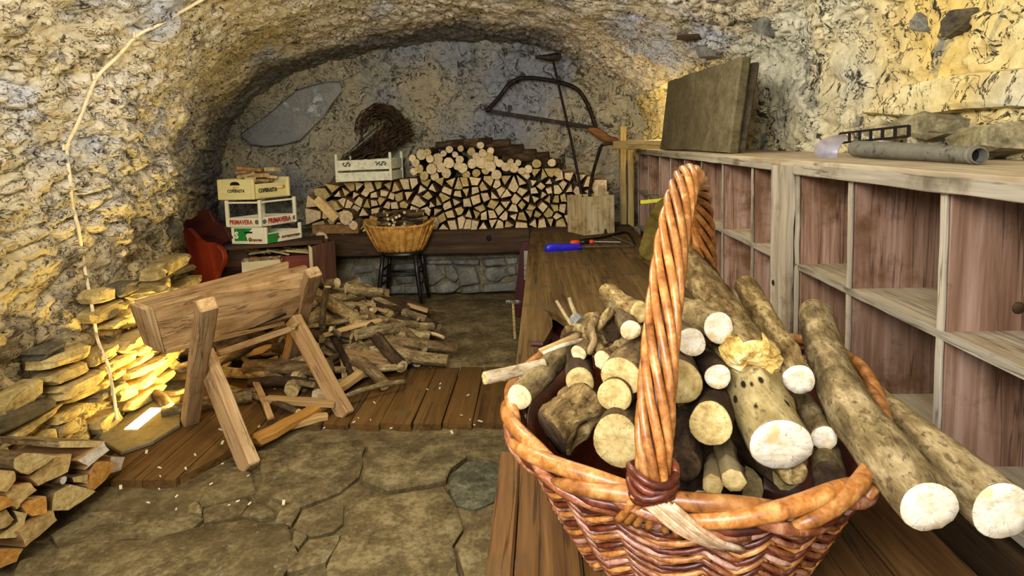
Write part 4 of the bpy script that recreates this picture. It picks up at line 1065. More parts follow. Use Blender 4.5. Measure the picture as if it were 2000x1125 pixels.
wstone([(1478, 30), (1500, 14), (1506, 40), (1494, 70), (1476, 62)], M_grey, wall_right, .03)
wstone([(318, 456), (334, 422), (352, 432), (350, 458), (326, 464)], M_rust, wall_left, .05, (1, -.6, 0))
wstone([(262, 590), (300, 570), (334, 560), (338, 566), (304, 592), (272, 598)], M_slate, wall_left, .06, (1, -.2, 0))
h_ = hit(1352, 74); d_ = Vector((-.09, .02, .0)); pS = h_[0] + Vector((.03, 0, 0))
tag(board('wood_stub', pS - Vector((0, .1, .012)), pS + Vector((-.10, .06, .012)), .05, .035, M_dark, None, ch=.004, wob=.003, segs=3), 'short dark wooden stub sticking out of the vault above the leaning slab', 'stub')
# smooth cement patch where the vault meets the back wall, top left
def patch():
    px = [(470, 262), (492, 246), (520, 226), (556, 196), (580, 176), (606, 168), (640, 160), (664, 160), (668, 176), (650, 198), (632, 226), (608, 250), (586, 272), (556, 280), (520, 284), (490, 280)]
    Ps = []
    for x, y in px:
        h = hit(x, y); p = h[0] if h and h[0].y < 5.6 else on_y(x, y, 5.56)
        if p.y > 5.56: p = on_y(x, y, 5.56)
        Ps.append(p)
    c = sum(Ps, Vector()) / len(Ps); nr = Vector((.35, -1, -.25)).normalized()
    top = [p + nr * .05 for p in Ps]; ins = [c + (p - c) * .93 + nr * .056 for p in Ps]; ctr = [c + (p - c) * .45 + nr * .058 for p in Ps]
    rings = [[p - nr * .03 - c for p in Ps], [p - c for p in top], [p - c for p in ins], [p - c for p in ctr]]
    V, F, mi = loft(rings); make('cement_patch', V, F, M_cement, wall_back, None, True, Matrix.Translation(c), True)
patch()
_v, _f = [], []
for o in wall_left.children:
    b_ = len(_v); _v += [o.matrix_basis @ v.co for v in o.data.vertices]; _f += [tuple(i + b_ for i in p.vertices) for p in o.data.polygons]
BV.append(BVHTree.FromPolygons(_v, _f))
# white cable clipped up the wall and over the vault
M_cable = plain('cream_cable', lin(222, 204, 160), 0.5, 0, 0.4)
cpx = [(229, 822), (226, 800), (221, 765), (212, 718), (204, 695), (190, 660), (181, 605), (166, 525), (153, 445), (141, 400), (137, 350), (131, 288), (151, 243), (170, 195), (190, 150), (228, 112), (268, 70), (312, 47), (355, 22), (400, -4), (440, -28)]
cp = []
for x, y in cpx:
    h = hit(x, y); d = ray(x, y).normalized(); cp.append(h[0] - d * .022)
cab = thing('cable', 'thin cream cable clipped up the left wall from the floor light and over the vault', 'cable', V0(cp[0]))
tube('cable_run', spline(cp, 5), .0075, M_cable, cab, 6)
for i in (11, 14, 16, 9):
    c = cp[i]; prism('clip', [c + Vector((0, -.018, -.014)), c + Vector((0, .018, -.014)), c + Vector((0, .018, .014)), c + Vector((0, -.018, .014))], (-.012, 0, 0), M_cable, cab, .003)
# floor light: dull metal plate with a glowing slot
M_plate = plain('dull_plate', lin(126, 114, 78), 0.6, 0.2, 0.4, lin(100, 88, 56))
M_glow = NT('lamp_glow'); M_glow.b.inputs['Emission Color'].default_value = (1.0, 0.90, 0.55, 1); M_glow.b.inputs['Emission Strength'].default_value = 9.0; M_glow = M_glow.done((1, .95, .8))
gp = [on_z(x, y, .035) for x, y in ((243, 838), (268, 838), (319, 797), (294, 797))]
gc = sum(gp, Vector()) / 4
fl = thing('floor_light', 'flat grey floor light with a bright glowing slot at the foot of the left wall', 'lamp', (gc.x, gc.y, 0.012))
pp = [on_z(x, y, .03) for x, y in ((192, 856), (236, 884), (300, 862), (352, 830), (352, 772), (322, 765), (262, 798))]
for p in pp: p.z = .014
prism('housing', pp, (0, 0, .02), M_plate, fl, .004)
for p in gp: p.z = .0345
prism('glowing_slot', gp, (0, 0, .002), M_glow, fl)

# ------------------------------------------------------------------ red settle with fruit boxes
YT = 4.45
stt = thing('red_settle', 'red stained settle with scalloped end panel standing by the left wall', 'settle', V0(on_y(400, 590, YT)))
epx = [(357, 450), (366, 446), (374, 454), (384, 466), (396, 473), (410, 474), (424, 480), (434, 490), (437, 504), (434, 518), (426, 532), (422, 545), (426, 556), (432, 564), (432, 640), (398, 640)]
ep = [on_y(x, y, YT) for x, y in epx]
for p in ep[-2:]: p.z = .002
dv = Vector((.02, .03, 0))
prism('end_panel', ep, dv, M_red, stt, .004)
bpx = [(357, 440), (362, 430), (374, 428), (384, 420), (388, 412), (398, 410), (408, 412), (414, 424), (418, 432), (440, 446), (450, 466), (424, 486), (400, 476), (380, 464), (366, 450)]
prism('back_crest', [on_y(x, y, YT + .12) for x, y in bpx], (.01, .03, 0), M_maroon, stt, .004)
sv = Vector((.95, .50, 0)).normalized()     # the long way of the settle
a0 = on_y(424, 481, YT + .04); a1 = on_y(600, 440, 5.15); 
zs = a0.z
S0 = Vector((a0.x - .05, a0.y, zs - .01)); 
def quad(p, l, wv, th, nm, mat): return prism(nm, [p, p + l, p + l + wv, p + wv], (0, 0, -th), mat, stt, .004)
wv_ = Vector((-.08, .27, 0))
lv_ = Vector((.80, .25, 0))
quad(S0, lv_, wv_, .03, 'upper_board', M_dark)
S1 = Vector((S0.x + .01, S0.y + .02, .33)); quad(S1, lv_ * 1.02, wv_, .03, 'seat_board', M_dark)
prism('back_board', [S0 + wv_ + Vector((0, 0, .0)), S0 + wv_ + lv_ + Vector((0, 0, .0)), S0 + wv_ + lv_ + Vector((0, 0, -zs + .01)), S0 + wv_ + Vector((0, 0, -zs + .01))], (-.01, .03, 0), M_maroon, stt, .004)
fr_ = S0 + lv_; prism('end_panel', [Vector((fr_.x, fr_.y, .002)), Vector((fr_.x + wv_.x, fr_.y + wv_.y, .002)), Vector((fr_.x + wv_.x, fr_.y + wv_.y, zs - .04)), Vector((fr_.x, fr_.y, zs - .12))], (.03, .01, 0), M_maroon, stt, .004)

M_card = wood('pale_box_card', lin(190, 172, 104), lin(216, 200, 134), lin(230, 218, 160), 0, 0.5, 0.8, 0.08, 0.04)
M_card2 = wood('white_box_card', lin(204, 194, 160), lin(222, 214, 184), lin(234, 228, 204), 0, 0.5, 0.8, 0.08, 0.04)
M_green = plain('green_print', lin(30, 130, 48), 0.6); M_redp = plain('red_print', lin(170, 40, 24), 0.6); M_brownp = plain('brown_print', lin(120, 66, 24), 0.6)
def text(body, o, ex_, ez_, size, mat, parent, nrm, name='lettering', bold=0.0):
    cu = bpy.data.curves.new(name, 'FONT'); cu.body = body; cu.size = 1.0; cu.align_x = 'CENTER'; cu.align_y = 'CENTER'; cu.extrude = 0.004; cu.offset = bold; cu.resolution_u = 2
    ob = bpy.data.objects.new(name, cu); COL.objects.link(ob)
    dg = bpy.context.evaluated_depsgraph_get(); me = bpy.data.meshes.new_from_object(ob.evaluated_get(dg)); bpy.data.objects.remove(ob)
    w0 = max(v.co.x for v in me.vertices) - min(v.co.x for v in me.vertices); h0 = max(v.co.y for v in me.vertices) - min(v.co.y for v in me.vertices)
    me.materials.clear(); me.materials.append(mat)
    x = Vector(ex_).normalized(); y = Vector(ez_).normalized(); n = x.cross(y)
    m = Matrix.Identity(4)
    for i, (c, s) in enumerate(((x, size[0] / w0), (y, size[1] / h0), (n, .2))):
        for r in range(3): m[r][i] = c[r] * s
    ob = bpy.data.objects.new(name, me); COL.objects.link(ob); place(ob, parent, Matrix.Translation(Vector(o) + Vector(nrm) * .001) @ m, True); return ob
def fruitbox(name, label, pc, pl, pr, h, mats, style, zlow):
    """open fruit box: pc near corner, pl/pr left and right corners on the base"""
    c, l, r = Vector(pc), Vector(pl), Vector(pr); el, er = l - c, r - c; t = .01
    b = thing(name, label, 'box', V0(c))
    nl = -er.normalized(); nr_ = -el.normalized()          # outward normals of left and right faces
    nl = Vector((el.y, -el.x, 0)).normalized(); nl = nl if nl.y < 0 else -nl
    nr_ = Vector((er.y, -er.x, 0)).normalized(); nr_ = nr_ if nr_.y < 0 or nr_.x > 0 else -nr_
    up = Vector((0, 0, 1))
    def panel(o, e, inn, z0, z1, nm): return prism(nm, [o + up * z0, o + e + up * z0, o + e + up * z1, o + up * z1], inn, mats, b, .0015)
    il, ir = el.normalized() * t, er.normalized() * t
    z0 = 0.001
    if style == 'solid':
        segs = [(z0, h)]
    elif style == 'window':
        segs = [(z0, h * .36)]
    else: segs = [(z0, h * .62)]
    fl_ = None; frr = None
    for a, bb in segs:
        fl_ = panel(c + ir * 0, el, ir, a, bb if style != 'low' else h, 'side_panel'); frr = panel(c + il, er * 1.0 - il * 0, il * .999, a, bb * (1 if style != 'solid' else .74), 'side_panel')
        panel(c + er + il, el * .96, -ir, a, bb, 'side_panel'); panel(c + el + ir, er * .93, -il, a, bb, 'side_panel')
    if style == 'window':
        panel(c, el, ir, h * .93, h, 'top_rail'); panel(c + il, er, il, h * .93, h, 'top_rail')
    for o in (c + ir + il, c + el - il + ir, c + er - ir + il, c + el + er - il - ir):
        board('corner_post', o + up * .002, o + up * (h + (.012 if style == 'window' else 0.0)), .026, .026, mats, b, up=(0, 1, 0), ch=.003)
    prism('bottom', [c + up * .003 + il + ir, c + el * .97 + ir + up * .003, c + el * .97 + er * .97 + up * .003, c + er * .97 + il + up * .003], (0, 0, .006), mats, b)
    return b, c, el, er, nl, nr_, fl_, frr
def corner(pc, pl, pr, Yc, z):
    c = on_y(*pc, Yc); z = c.z
    # left and right base corners at the same height
    return c, on_z(*pl, z), on_z(*pr, z)
Yb = 4.58
c = on_y(519, 456, Yb); base = S0.z + .004; c.z = base
LDIR = Vector((-.985, .11, 0)).normalized(); RDIR = Vector((.52, .85, 0)).normalized()
def mkbox(cx, dz, wl, wr, *a):
    cc = Vector((cx[0], cx[1], dz)); return fruitbox(a[0], a[1], cc, cc + LDIR * wl, cc + RDIR * wr, *a[2:])
x0_, y0_ = c.x, c.y
B1 = mkbox((x0_, y0_), base, .30, .34, 'fruit_box', 'lowest of three stacked fruit boxes, with green and brown print, on the red settle', .135, M_card2, 'low', 0)
b1z = base + .135 + .003
B2 = mkbox((x0_ - .035, y0_), b1z, .305, .34, 'fruit_box', 'middle fruit box with red lettering and open sides, between two other boxes', .205, M_card2, 'window', 0)
b2z = b1z + .205 + .016
B3 = mkbox((x0_ - .08, y0_), b2z, .31, .34, 'fruit_box', 'topmost pale yellow fruit box filled with wood scraps on the box stack', .165, M_card, 'solid', 0)
def onface(B, side, u, v, h): 
    _, c, el, er, nl, nr_, a, b = B; e = el if side == 'l' else er; return c + e * u + Vector((0, 0, v * h)) + (nl if side == 'l' else nr_) * .0005, e, (nl if side == 'l' else nr_), (a if side == 'l' else b)
p, e, n, par = onface(B3, 'l', .48, .42, .165); text('COFERASTA', p, -e, (0, 0, 1), (.15, .026), M_ink, par, n, bold=.03)
p, e, n, par = onface(B3, 'r', .38, .40, .165); text('COFERASTA', p, e, (0, 0, 1), (.17, .034), M_ink, par, n, bold=.03)
p, e, n, par = onface(B3, 'l', .5, .78, .165); prism('hand_hole', [p + e.normalized() * x + Vector((0, 0, zq)) for x, zq in ((-.045, -.012), (.045, -.012), (.035, .008), (.015, .016), (-.015, .016), (-.035, .008))], n * .001, M_ink, par)
p, e, n, par = onface(B2, 'l', .56, .19, .205); text('PRIMAVERA', p, -e, (0, 0, 1), (.20, .038), M_redp, par, n, bold=.03)
p, e, n, par = onface(B2, 'r', .50, .19, .205); text('PRIMAVERA', p, e, (0, 0, 1), (.21, .044), M_redp, par, n, bold=.03)
for sd_2, u in (('l', .11), ('r', .10), ('r', .92)):
    p, e, n, par = onface(B2, sd_2, u, .2, .205); prism('round_badge', [p + e.normalized() * .018 * math.cos(t * .7854) + Vector((0, 0, .02 * math.sin(t * .7854))) for t in range(8)], n * .001, plain('badge_grey', lin(96, 100, 96), .6), par)
p, e, n, par = onface(B1, 'l', .78, .52, .135); prism('green_band', [p + e.normalized() * x + Vector((0, 0, zq)) for x, zq in ((-.12, .058), (-.06, .0), (-.075, -.045), (.062, -.045), (.062, .058))], n * .001, M_green, par)
text('S', p + e.normalized() * .02 + n * .001, -e, (0, 0, 1), (.035, .06), M_card2, par, n, bold=.05)
text('oranges', onface(B1, 'l', .30, .25, .135)[0], -e, (0, 0, 1), (.11, .026), M_brownp, par, n, bold=.04)
text('O', onface(B1, 'l', .46, .26, .135)[0], -e, (0, 0, 1), (.03, .036), M_brownp, par, n, bold=.06)
p, e, n, par = onface(B1, 'l', .5, .70, .135); prism('hand_slot', [p + e.normalized() * x + Vector((0, 0, zq)) for x, zq in ((-.035, -.007), (.035, -.007), (.035, .007), (-.035, .007))], n * .001, M_ink, par)
p, e, n, par = onface(B1, 'r', .14, .30, .135); prism('green_band', [p + e.normalized() * x + Vector((0, 0, zq)) for x, zq in ((-.05, -.036), (.05, -.036), (.07, .036), (-.05, .036))], n * .001, M_green, par)
text('O oranges', onface(B1, 'r', .58, .30, .135)[0], e, (0, 0, 1), (.24, .035), M_brownp, par, n, bold=.04)
# wood scraps in the top box
_, c3, el3, er3, *_r = B3
for k in range(16):
    q = c3 + el3 * rr.uniform(.2, .8) + er3 * rr.uniform(.2, .8) + Vector((0, 0, .06 + .012 * k)); a = rr.uniform(0, 6.28); L = rr.uniform(.09, .2)
    d = Vector((math.cos(a), math.sin(a), rr.uniform(-.15, .35))) * L / 2
    tag(board('wood_scrap', q - d, q + d, rr.uniform(.04, .09), rr.uniform(.02, .04), rr.choice([M_split, M_splitd, M_boxwood]), None, ch=.003), 'flat wood scrap heaped in the topmost fruit box', 'wood scrap', 'wood scraps in the topmost box')
# things on the settle's seat: carton of brown lumps, kindling, dark crate
M_carton = wood('printed_carton', lin(170, 156, 110), lin(204, 192, 150), lin(222, 214, 180), 0, .5, .8, .08, .04)
a, b = on_y(472, 540, 4.50), on_y(548, 530, 4.50); zc = .345
ct = thing('carton', 'cream carton of brown lumps on the settle seat behind the sawhorse', 'carton', (a.x, a.y, zc))
a.z = b.z = zc; up = Vector((0, 0, 1)); dn = Vector((-.05, .16, 0))
for o, e in ((a, b - a), (a + dn, b - a)): prism('carton_wall', [o, o + e, o + e + up * .13, o + up * .11], (0, .006, 0), M_carton, ct)
for o in (a, b): prism('carton_wall', [o, o + dn, o + dn + up * .12, o + up * .11], ((b - a).normalized() * .005), M_carton, ct)
prism('carton_base', [a, b, b + dn, a + dn], (0, 0, .004), M_carton, ct)
for k in range(6):
    q = a.lerp(b, .15 + .14 * k) + dn * .45 + Vector((0, 0, .085 + .02 * (k % 2)))
    rg = [[(s * .045 * math.cos(t * .785) * (1 + .15 * math.sin(t * 3 + k)), s * .04 * math.sin(t * .785), zq) for t in range(8)] for s, zq in ((.5, -.04), (.95, -.02), (1, .005), (.6, .035))]
    V, F, mi = loft(rg); tag(make('brown_lump', V, F, M_splitd if k % 2 else M_boxwood, None, None, True, Matrix.Translation(q)), 'brown rounded lump in the cream carton on the settle', 'lump', 'lumps in the cream carton')
rb = on_y(566, 533, 4.62); rb.z = zc
rbx = thing('dark_red_box', 'low dark box with red front on the settle seat beside the cream carton', 'box', V0(rb))
o = rb + Vector((-.07, 0, 0)); e = Vector((.21, .05, 0)); d2 = Vector((-.04, .14, 0))
for oo, ee, m_ in ((o, e, M_red), (o + d2, e, M_maroon)): prism('box_wall', [oo, oo + ee, oo + ee + up * .13, oo + up * .13], (0, .008, 0), m_, rbx)
for oo in (o, o + e): prism('box_wall', [oo, oo + d2, oo + d2 + up * .13, oo + up * .13], (.008, 0, 0), M_maroon, rbx)
prism('box_base', [o, o + e, o + e + d2, o + d2], (0, 0, .005), M_maroon, rbx)
dk = on_y(604, 548, 4.62)
dc = thing('dark_crate', 'dark brown wooden crate with worn sides at the right end of the red settle', 'crate', (dk.x, dk.y, .33))
o = Vector((dk.x + .05, dk.y - .06, .30)); e = Vector((.16, .10, 0)); d2 = Vector((-.12, .22, 0))
o.z = .002; hh = on_y(604, 478, 4.6).z
M_crate = wood('dark_crate_wood', lin(40, 22, 14), lin(78, 48, 30), lin(110, 72, 48), 0, .7, .8, .3, .1)
prism('crate_wall', [o, o + e, o + e + up * (hh + .02), o + up * (hh - .01)], (.0, .015, 0), M_crate, dc, .003)
prism('crate_wall', [o + d2, o + d2 + e, o + d2 + e + up * hh, o + d2 + up * hh], (.0, .015, 0), M_crate, dc, .003)
prism('crate_wall', [o + e, o + e + d2, o + e + d2 + up * hh, o + e + up * (hh + .02)], (-.015, 0, 0), M_crate, dc, .003)
prism('crate_wall', [o, o + d2, o + d2 + up * hh, o + up * (hh - .01)], (.015, 0, 0), M_crate, dc, .003)
prism('corner_batten', [o + Vector((-.012, -.012, 0)), o + Vector((.014, -.012, 0)), o + Vector((.014, -.012, hh - .02)), o + Vector((-.012, -.012, hh))], (0, .012, 0), M_pine, dc, .002)
for k in range(22):
    q = on_y(500 + 5 * k + rr.uniform(-8, 8), 505 - .6 * k + rr.uniform(-8, 6), 4.72 + rr.uniform(-.05, .1)); q.z = max(q.z, .50); a = rr.uniform(-.4, .6); L = rr.uniform(.10, .22); d = Vector((math.cos(a), math.sin(a) * .6, rr.uniform(-.2, .2))) * L / 2
    tag(board('kindling', q - d, q + d, rr.uniform(.015, .03), rr.uniform(.012, .02), rr.choice([M_dark, M_splitd, M_boxwood]), None, ch=.002), 'dark kindling splinter heaped behind the cream carton on the settle', 'kindling', 'kindling on the settle seat')
cr = on_y(452, 552, 4.50)
tag(board('yellow_card', on_y(432, 553, 4.47), on_y(470, 549, 4.50), .10, .012, M_card, None, ch=.002), 'small pale yellow card lying at the left end of the settle seat', 'card')
# ------------------------------------------------------------------ hewn sawhorse on crossed legs
sw = thing('sawhorse', 'pale hewn wooden sawhorse with a slotted beam on crossed legs', 'sawhorse', (-1.28, 2.75, 0))
yA, yB = 2.36, 3.06
def bl(x, y, t): return on_y(x, y, yA + (yB - yA) * t)
fpoly = [bl(300, 603, 0), bl(400, 573, .33), bl(500, 546, .66), bl(600, 520, 1), bl(612, 560, 1), bl(572, 618, .93), bl(440, 656, .46), bl(322, 690, .06)]
bv = Vector((-.035, .045, .0))
prism('front_plank', fpoly, bv, M_saw, sw, .004)
prism('slot', [p + Vector((.006, -.010, 0)) for p in (bl(474, 626, .60), bl(554, 599, .86), bl(558, 614, .87), bl(486, 643, .63))], (0, .008, 0), M_ink, sw)  # flat black patch on the plank, painting the shade inside a slot
prism('rear_plank', [p + Vector((-.10, .02, .03)) for p in (bl(303, 606, 0), bl(598, 524, 1), bl(598, 590, 1), bl(318, 668, .05))], bv * .8, M_saw, sw, .004)
prism('trough_end', [bl(283, 606, 0), bl(300, 602, 0), bl(322, 690, .05), bl(312, 684, .04)], Vector((-.09, .03, .02)), M_saw, sw, .003)
board('under_board', bl(330, 688, .05) + Vector((-.06, .03, .0)), bl(560, 632, .9) + Vector((-.06, .03, .0)), .10, .02, M_saw, sw, ch=.002)
board('lower_rail', bl(421, 694, .36) + Vector((.0, .02, 0)), bl(576, 641, .92) + Vector((0, .02, 0)), .03, .026, M_saw, sw, ch=.004)
def legb(nm, px0, Y0, px1, Y1, W, T, up, ground=True):
    a, b = on_y(*px0, Y0), on_y(*px1, Y1)
    if ground: a.z = .004
    return board(nm, a, b, W, T, M_saw, sw, up=up, ch=.006, wob=.002, segs=5)
legb('leg', (493, 962), 2.33, (398, 690), 2.60, .088, .055, (-.35, -.5, .15))
legb('leg', (373, 858), 2.74, (405, 592), 2.27, .072, .062, (.5, -.5, 0))
legb('leg', (679, 846), 2.80, (572, 622), 3.02, .085, .055, (-.35, -.5, .15))
legb('leg', (560, 738), 3.40, (612, 530), 2.93, .075, .062, (.5, -.5, 0))
for px_ in ((391, 702, 2.50), (577, 636, 2.94)):
    p = on_y(*px_); tube('peg', [p + Vector((0, -.03, 0)), p + Vector((0, .05, 0))], .012, M_post, sw, 8)

# ------------------------------------------------------------------ loose heap of cut branches
rr = random.Random(21)
def hz(x, y):
    dx, dy = (x + 1.42) / .62, (y - 3.92) / .62
    return max(0.0, .40 * math.exp(-(dx * dx + dy * dy) * .95) - .03)
LHs = {0: 'brown bark-covered branch lying in the loose heap behind the sawhorse', 1: 'grey barked stick lying in the loose heap behind the sawhorse', 2: 'split bare-wood stick lying in the loose heap behind the sawhorse'}
GH = 'cut branches in the loose heap'
hp_pts = []
N = 0
while N < 235:
    x, y = rr.gauss(-1.38, .42), rr.gauss(3.75, .42)
    # outline of the heap on the floor as seen in the photograph
    if y < 2.80 + .10 * (x + 1.0) or x > -.62 - .35 * abs(y - 3.5) or x < -2.12 or y > 4.55: continue
    h = hz(x, y) * 1.12
    zc = .02 + h * rr.uniform(.35, 1.0) if h > .05 else .02 + rr.uniform(0, .03)
    r = rr.choice([.012, .014, .018, .022, .028, .034, .040]); L = rr.uniform(.22, .5)
    a = rr.gauss(.15, .75); d = Vector((math.cos(a), math.sin(a), 0)) * L / 2
    za = hz(x - d.x, y - d.y) - h; zb_ = hz(x + d.x, y + d.y) - h
    c = Vector((x, y, zc + r)); A = c - d + Vector((0, 0, za * .8)); B = c + d + Vector((0, 0, zb_ * .8))
    A.z = max(A.z, r + .004); B.z = max(B.z, r + .004)
    if B.y > A.y: A, B = B, A
    k = rr.choice([0, 0, 0, 1, 1, 2])
    if k < 2: log('branch', A, B, r, (M_bark if rr.random() < .4 else M_barkd) if k == 0 else M_barkg, rr.choice([M_endw, M_endw, M_endy]), LHs[k], 'branch', GH, n=8, nz=3, bend=rr.uniform(0, .03), wob=.07, taper=rr.uniform(.8, 1.15), bumps=.05)
    else:
        o = board('branch', A, B, r * rr.uniform(1.6, 2.6), r * 1.2, rr.choice([M_splitx, M_saw, M_splitx]), None, ch=.003, wob=.003, segs=3); tag(o, LHs[2], 'branch', GH)
    N += 1
def where(o):
    p = o.matrix_basis.translation; t = CM.to_3x3().transposed() @ (p - Vector((0, 0, EYE))); x = 1000 + FOC * t.x / -t.z; y = 562.5 - FOC * t.y / -t.z + SHIFT
    if x < 470: return 'left of the sawhorse near legs' if y > 720 else 'behind the sawhorse beam'
    if x < 600: return 'between the sawhorse legs' if y > 700 else 'below the sawhorse beam'
    if x < 690: return 'beside the sawhorse right leg' if y > 690 else ('at the back end of the heap' if y < 600 else 'just right of the sawhorse beam')
    if x < 760: return 'at the front edge of the heap' if y > 720 else ('near the stool' if y < 610 else 'in the middle of the heap')
    return 'at the right edge of the heap'
for o in [o for o in sc.objects if o.get('group') == GH]:
    d = o.dimensions if False else None; vs = [v.co for v in o.data.vertices]; L = max(v.length for v in vs) * 2; th = sorted([max(v[i] for v in vs) - min(v[i] for v in vs) for i in range(3)])[1]
    kind_ = {LHs[0]: 'brown barked branch', LHs[1]: 'grey barked branch', LHs[2]: 'bare split stick'}[o['label']]
    o['label'] = '%s %s %s, %s' % ('long' if L > .37 else 'short', 'thin' if th < .040 else 'thick', kind_, where(o))
# branches that stand out singly
def br(f, b, r, ms, me, lab, fz=None, bz=None, pts=None, n=10, cat='branch'):
    A, B = on_y(*b), on_y(*f)
    return log('branch', A, B, r, ms, me, lab, cat, None, n=n, nz=5, wob=.06, bend=.012, bumps=.04)
br((838, 688, 3.62), (752, 595, 4.12), .030, M_barkg, M_endy, 'long grey branch sloping down the right flank of the heap below the stool')
br((708, 738, 3.42), (785, 684, 3.62), .028, M_barkg, M_endw, 'grey branch pointing down left at the front right of the heap')
br((848, 748, 3.42), (750, 722, 3.55), .026, M_barkg, M_endy, 'grey branch lying level at the right front edge of the heap')
br((838, 738, 3.46), (856, 686, 3.62), .034, M_bark, M_bark, 'short dark log standing at the right edge of the heap')
br((814, 704, 3.50), (816, 690, 3.85), .040, M_barkd, M_endw, 'dark log with a clean round end facing out of the right side of the heap')
br((866, 659, 3.66), (830, 652, 3.75), .012, M_split, M_endw, 'thin bare stick poking out of the heap onto the flagstones at right')
br((765, 660, 3.62), (706, 622, 3.84), .044, M_splitz, M_endy, 'thick pale split piece slanting on top of the heap')
br((762, 674, 3.55), (688, 650, 3.64), .050, M_splitz, M_endy, 'broad grey-brown split piece lying across the middle of the heap')
br((770, 682, 3.50), (672, 680, 3.52), .030, M_barkg, M_endw, 'straight grey branch lying level across the middle of the heap')
br((646, 642, 3.40), (684, 668, 3.52), .018, M_barkg, M_endw, 'thin pale stick with a round end near the sawhorse right leg')
br((732, 788, 3.16), (742, 762, 3.35), .036, M_bark, M_endw, 'short log with a pale round end at the front of the heap')
br((830, 758, 3.30), (770, 776, 3.28), .020, M_splitz, M_endw, 'flat pale splinter lying on the floor boards before the heap')
br((702, 548, 4.35), (640, 566, 4.35), .030, M_barkg, M_endw, 'pale peeled log on top of the heap at the back near the stool')
br((690, 606, 4.02), (680, 600, 4.3), .055, M_splitz, M_endy, 'short thick split log with a broad end high on the heap')
tag(board('pole', on_z(498, 862, .035), on_z(642, 786, .035), .07, .05, M_poley, None, ch=.012, wob=.004, segs=5), 'long yellow-brown squared pole lying on the floor under the sawhorse', 'pole')
tag(board('pole', on_z(540, 838, .02), on_z(640, 812, .02), .05, .03, M_splitx, None, ch=.006, wob=.004, segs=5), 'thin rough stick lying beside the yellow-brown pole', 'pole')
br((612, 752, 3.0), (520, 728, 3.1), .016, M_barkg, M_endw, 'thin forked grey stick under the sawhorse beam')
br((630, 640, 3.3), (640, 560, 3.3), .02, M_bark, M_endw, 'dark stick leaning behind the sawhorse right post')
# wood chips scattered on the boards and flags
V, F = [], []
for k in range(46):
    if k < 24: c = on_z(rr.uniform(380, 960), rr.uniform(740, 860), 0.014)
    else: c = on_z(rr.uniform(230, 560), rr.uniform(860, 1000), 0.014)
    s = rr.choice([.003, .003, .004, .005, .007]); a = rr.uniform(0, 3); b = len(V); u = Vector((math.cos(a), math.sin(a), .2)) * s * 1.6; v_ = Vector((-math.sin(a), math.cos(a), .1)) * s * .7
    for p in (c - u - v_, c + u - v_, c + u + v_, c - u + v_): V.append(p)
    for p in (c - u - v_, c + u - v_, c + u + v_, c - u + v_): V.append(p + Vector((0, 0, .003)))
    F += [(b + i, b + (i + 1) % 4, b + 4 + (i + 1) % 4, b + 4 + i) for i in range(4)] + [(b + 4, b + 5, b + 6, b + 7), (b + 3, b + 2, b + 1, b)]
tag(make('wood_chips', V, F, M_pine, None, None, False), 'small pale wood chips scattered over the boards and flagstones', 'wood chips', None, 'stuff')

# ------------------------------------------------------------------ log stack in the lower left corner, ends facing the passage
XP = -1.72
LP = [
 ('big tawny split log, topmost at the end of the lower left stack', [(53, 933), (95, 893), (135, 886), (140, 922), (105, 942), (75, 950)], 0),
 ('flat split log with tawny face at the frame edge, below the big topmost one', [(-10, 918), (28, 920), (33, 938), (0, 960), (-12, 960)], 0),
 ('split log with pale grey curved face left of the middle of the lower left stack', [(24, 990), (22, 962), (50, 942), (73, 957), (45, 985), (28, 995)], 0),
 ('orange-tinted wedge log in the middle of the lower left stack', [(48, 990), (60, 978), (98, 970), (82, 1002), (54, 1008)], 2),
 ('rough olive triangular log resting on the floor boards at the lower left', [(100, 962), (132, 945), (178, 958), (165, 980), (140, 998), (112, 1000)], 1),
 ('small yellow split log at the frame edge in the lower left stack', [(-10, 966), (18, 971), (18, 985), (0, 1000), (-10, 1000)], 2),
 ('half round brown log end at the frame edge in the lower left stack', [(-10, 1006), (4, 1001), (26, 995), (24, 1014), (4, 1030), (-10, 1031)], 0),
 ('crescent shaped log end near the bottom of the lower left stack', [(3, 1055), (28, 1018), (33, 996), (46, 1000), (45, 1028), (25, 1050)], 1),
 ('large pale split log with a dark crack near the bottom of the lower left stack', [(44, 1040), (52, 1014), (106, 998), (110, 1015), (84, 1048), (52, 1070)], 0),
 ('lowest split log of the lower left stack, at the bottom frame edge', [(-10, 1074), (40, 1070), (28, 1096), (0, 1114), (-12, 1114)], 2),
 ('pale white-grey split log standing out at the top right of the lower left stack', [(160, 901), (202, 862), (209, 878), (175, 918), (164, 910)], 3),
 ('small squared pale log end beside the white-grey one on the floor boards', [(213, 926), (220, 892), (239, 892), (238, 918)], 3),
 ('tilted olive-brown split log leaning on the floor boards', [(172, 950), (195, 903), (215, 903), (208, 936), (184, 960)], 2),
 ('small dark split log tucked in behind the olive-brown one', [(137, 933), (176, 926), (172, 946), (142, 942)], 1),
 ('long thin slab of wood lying on top of the lower left stack', [(118, 862), (205, 861), (192, 873), (122, 875)], 1),
 ('dark bark-edged log at the top left of the lower left stack', [(20, 895), (60, 885), (110, 890), (60, 928), (20, 915)], 1),
]
for lab, px, k in LP:
    poly = [on_x(x, y, XP + random.uniform(-.03, .02)) for x, y in px]
    P2 = []
    for i in range(len(poly)):
        a, b = poly[i], poly[(i + 1) % len(poly)]; P2 += [a, a.lerp(b, .5) + Vector((0, random.uniform(-.004, .004), random.uniform(-.004, .004)))]
    for p in P2: p.z = max(p.z, .006)
    split('split_log', P2, (-.30, .04, .0), [M_splitd, M_bark, M_splitd, M_splitd][k], [M_endl, M_endy, M_endo, M_endpale][k], lab, 'split logs stacked in the lower left corner')
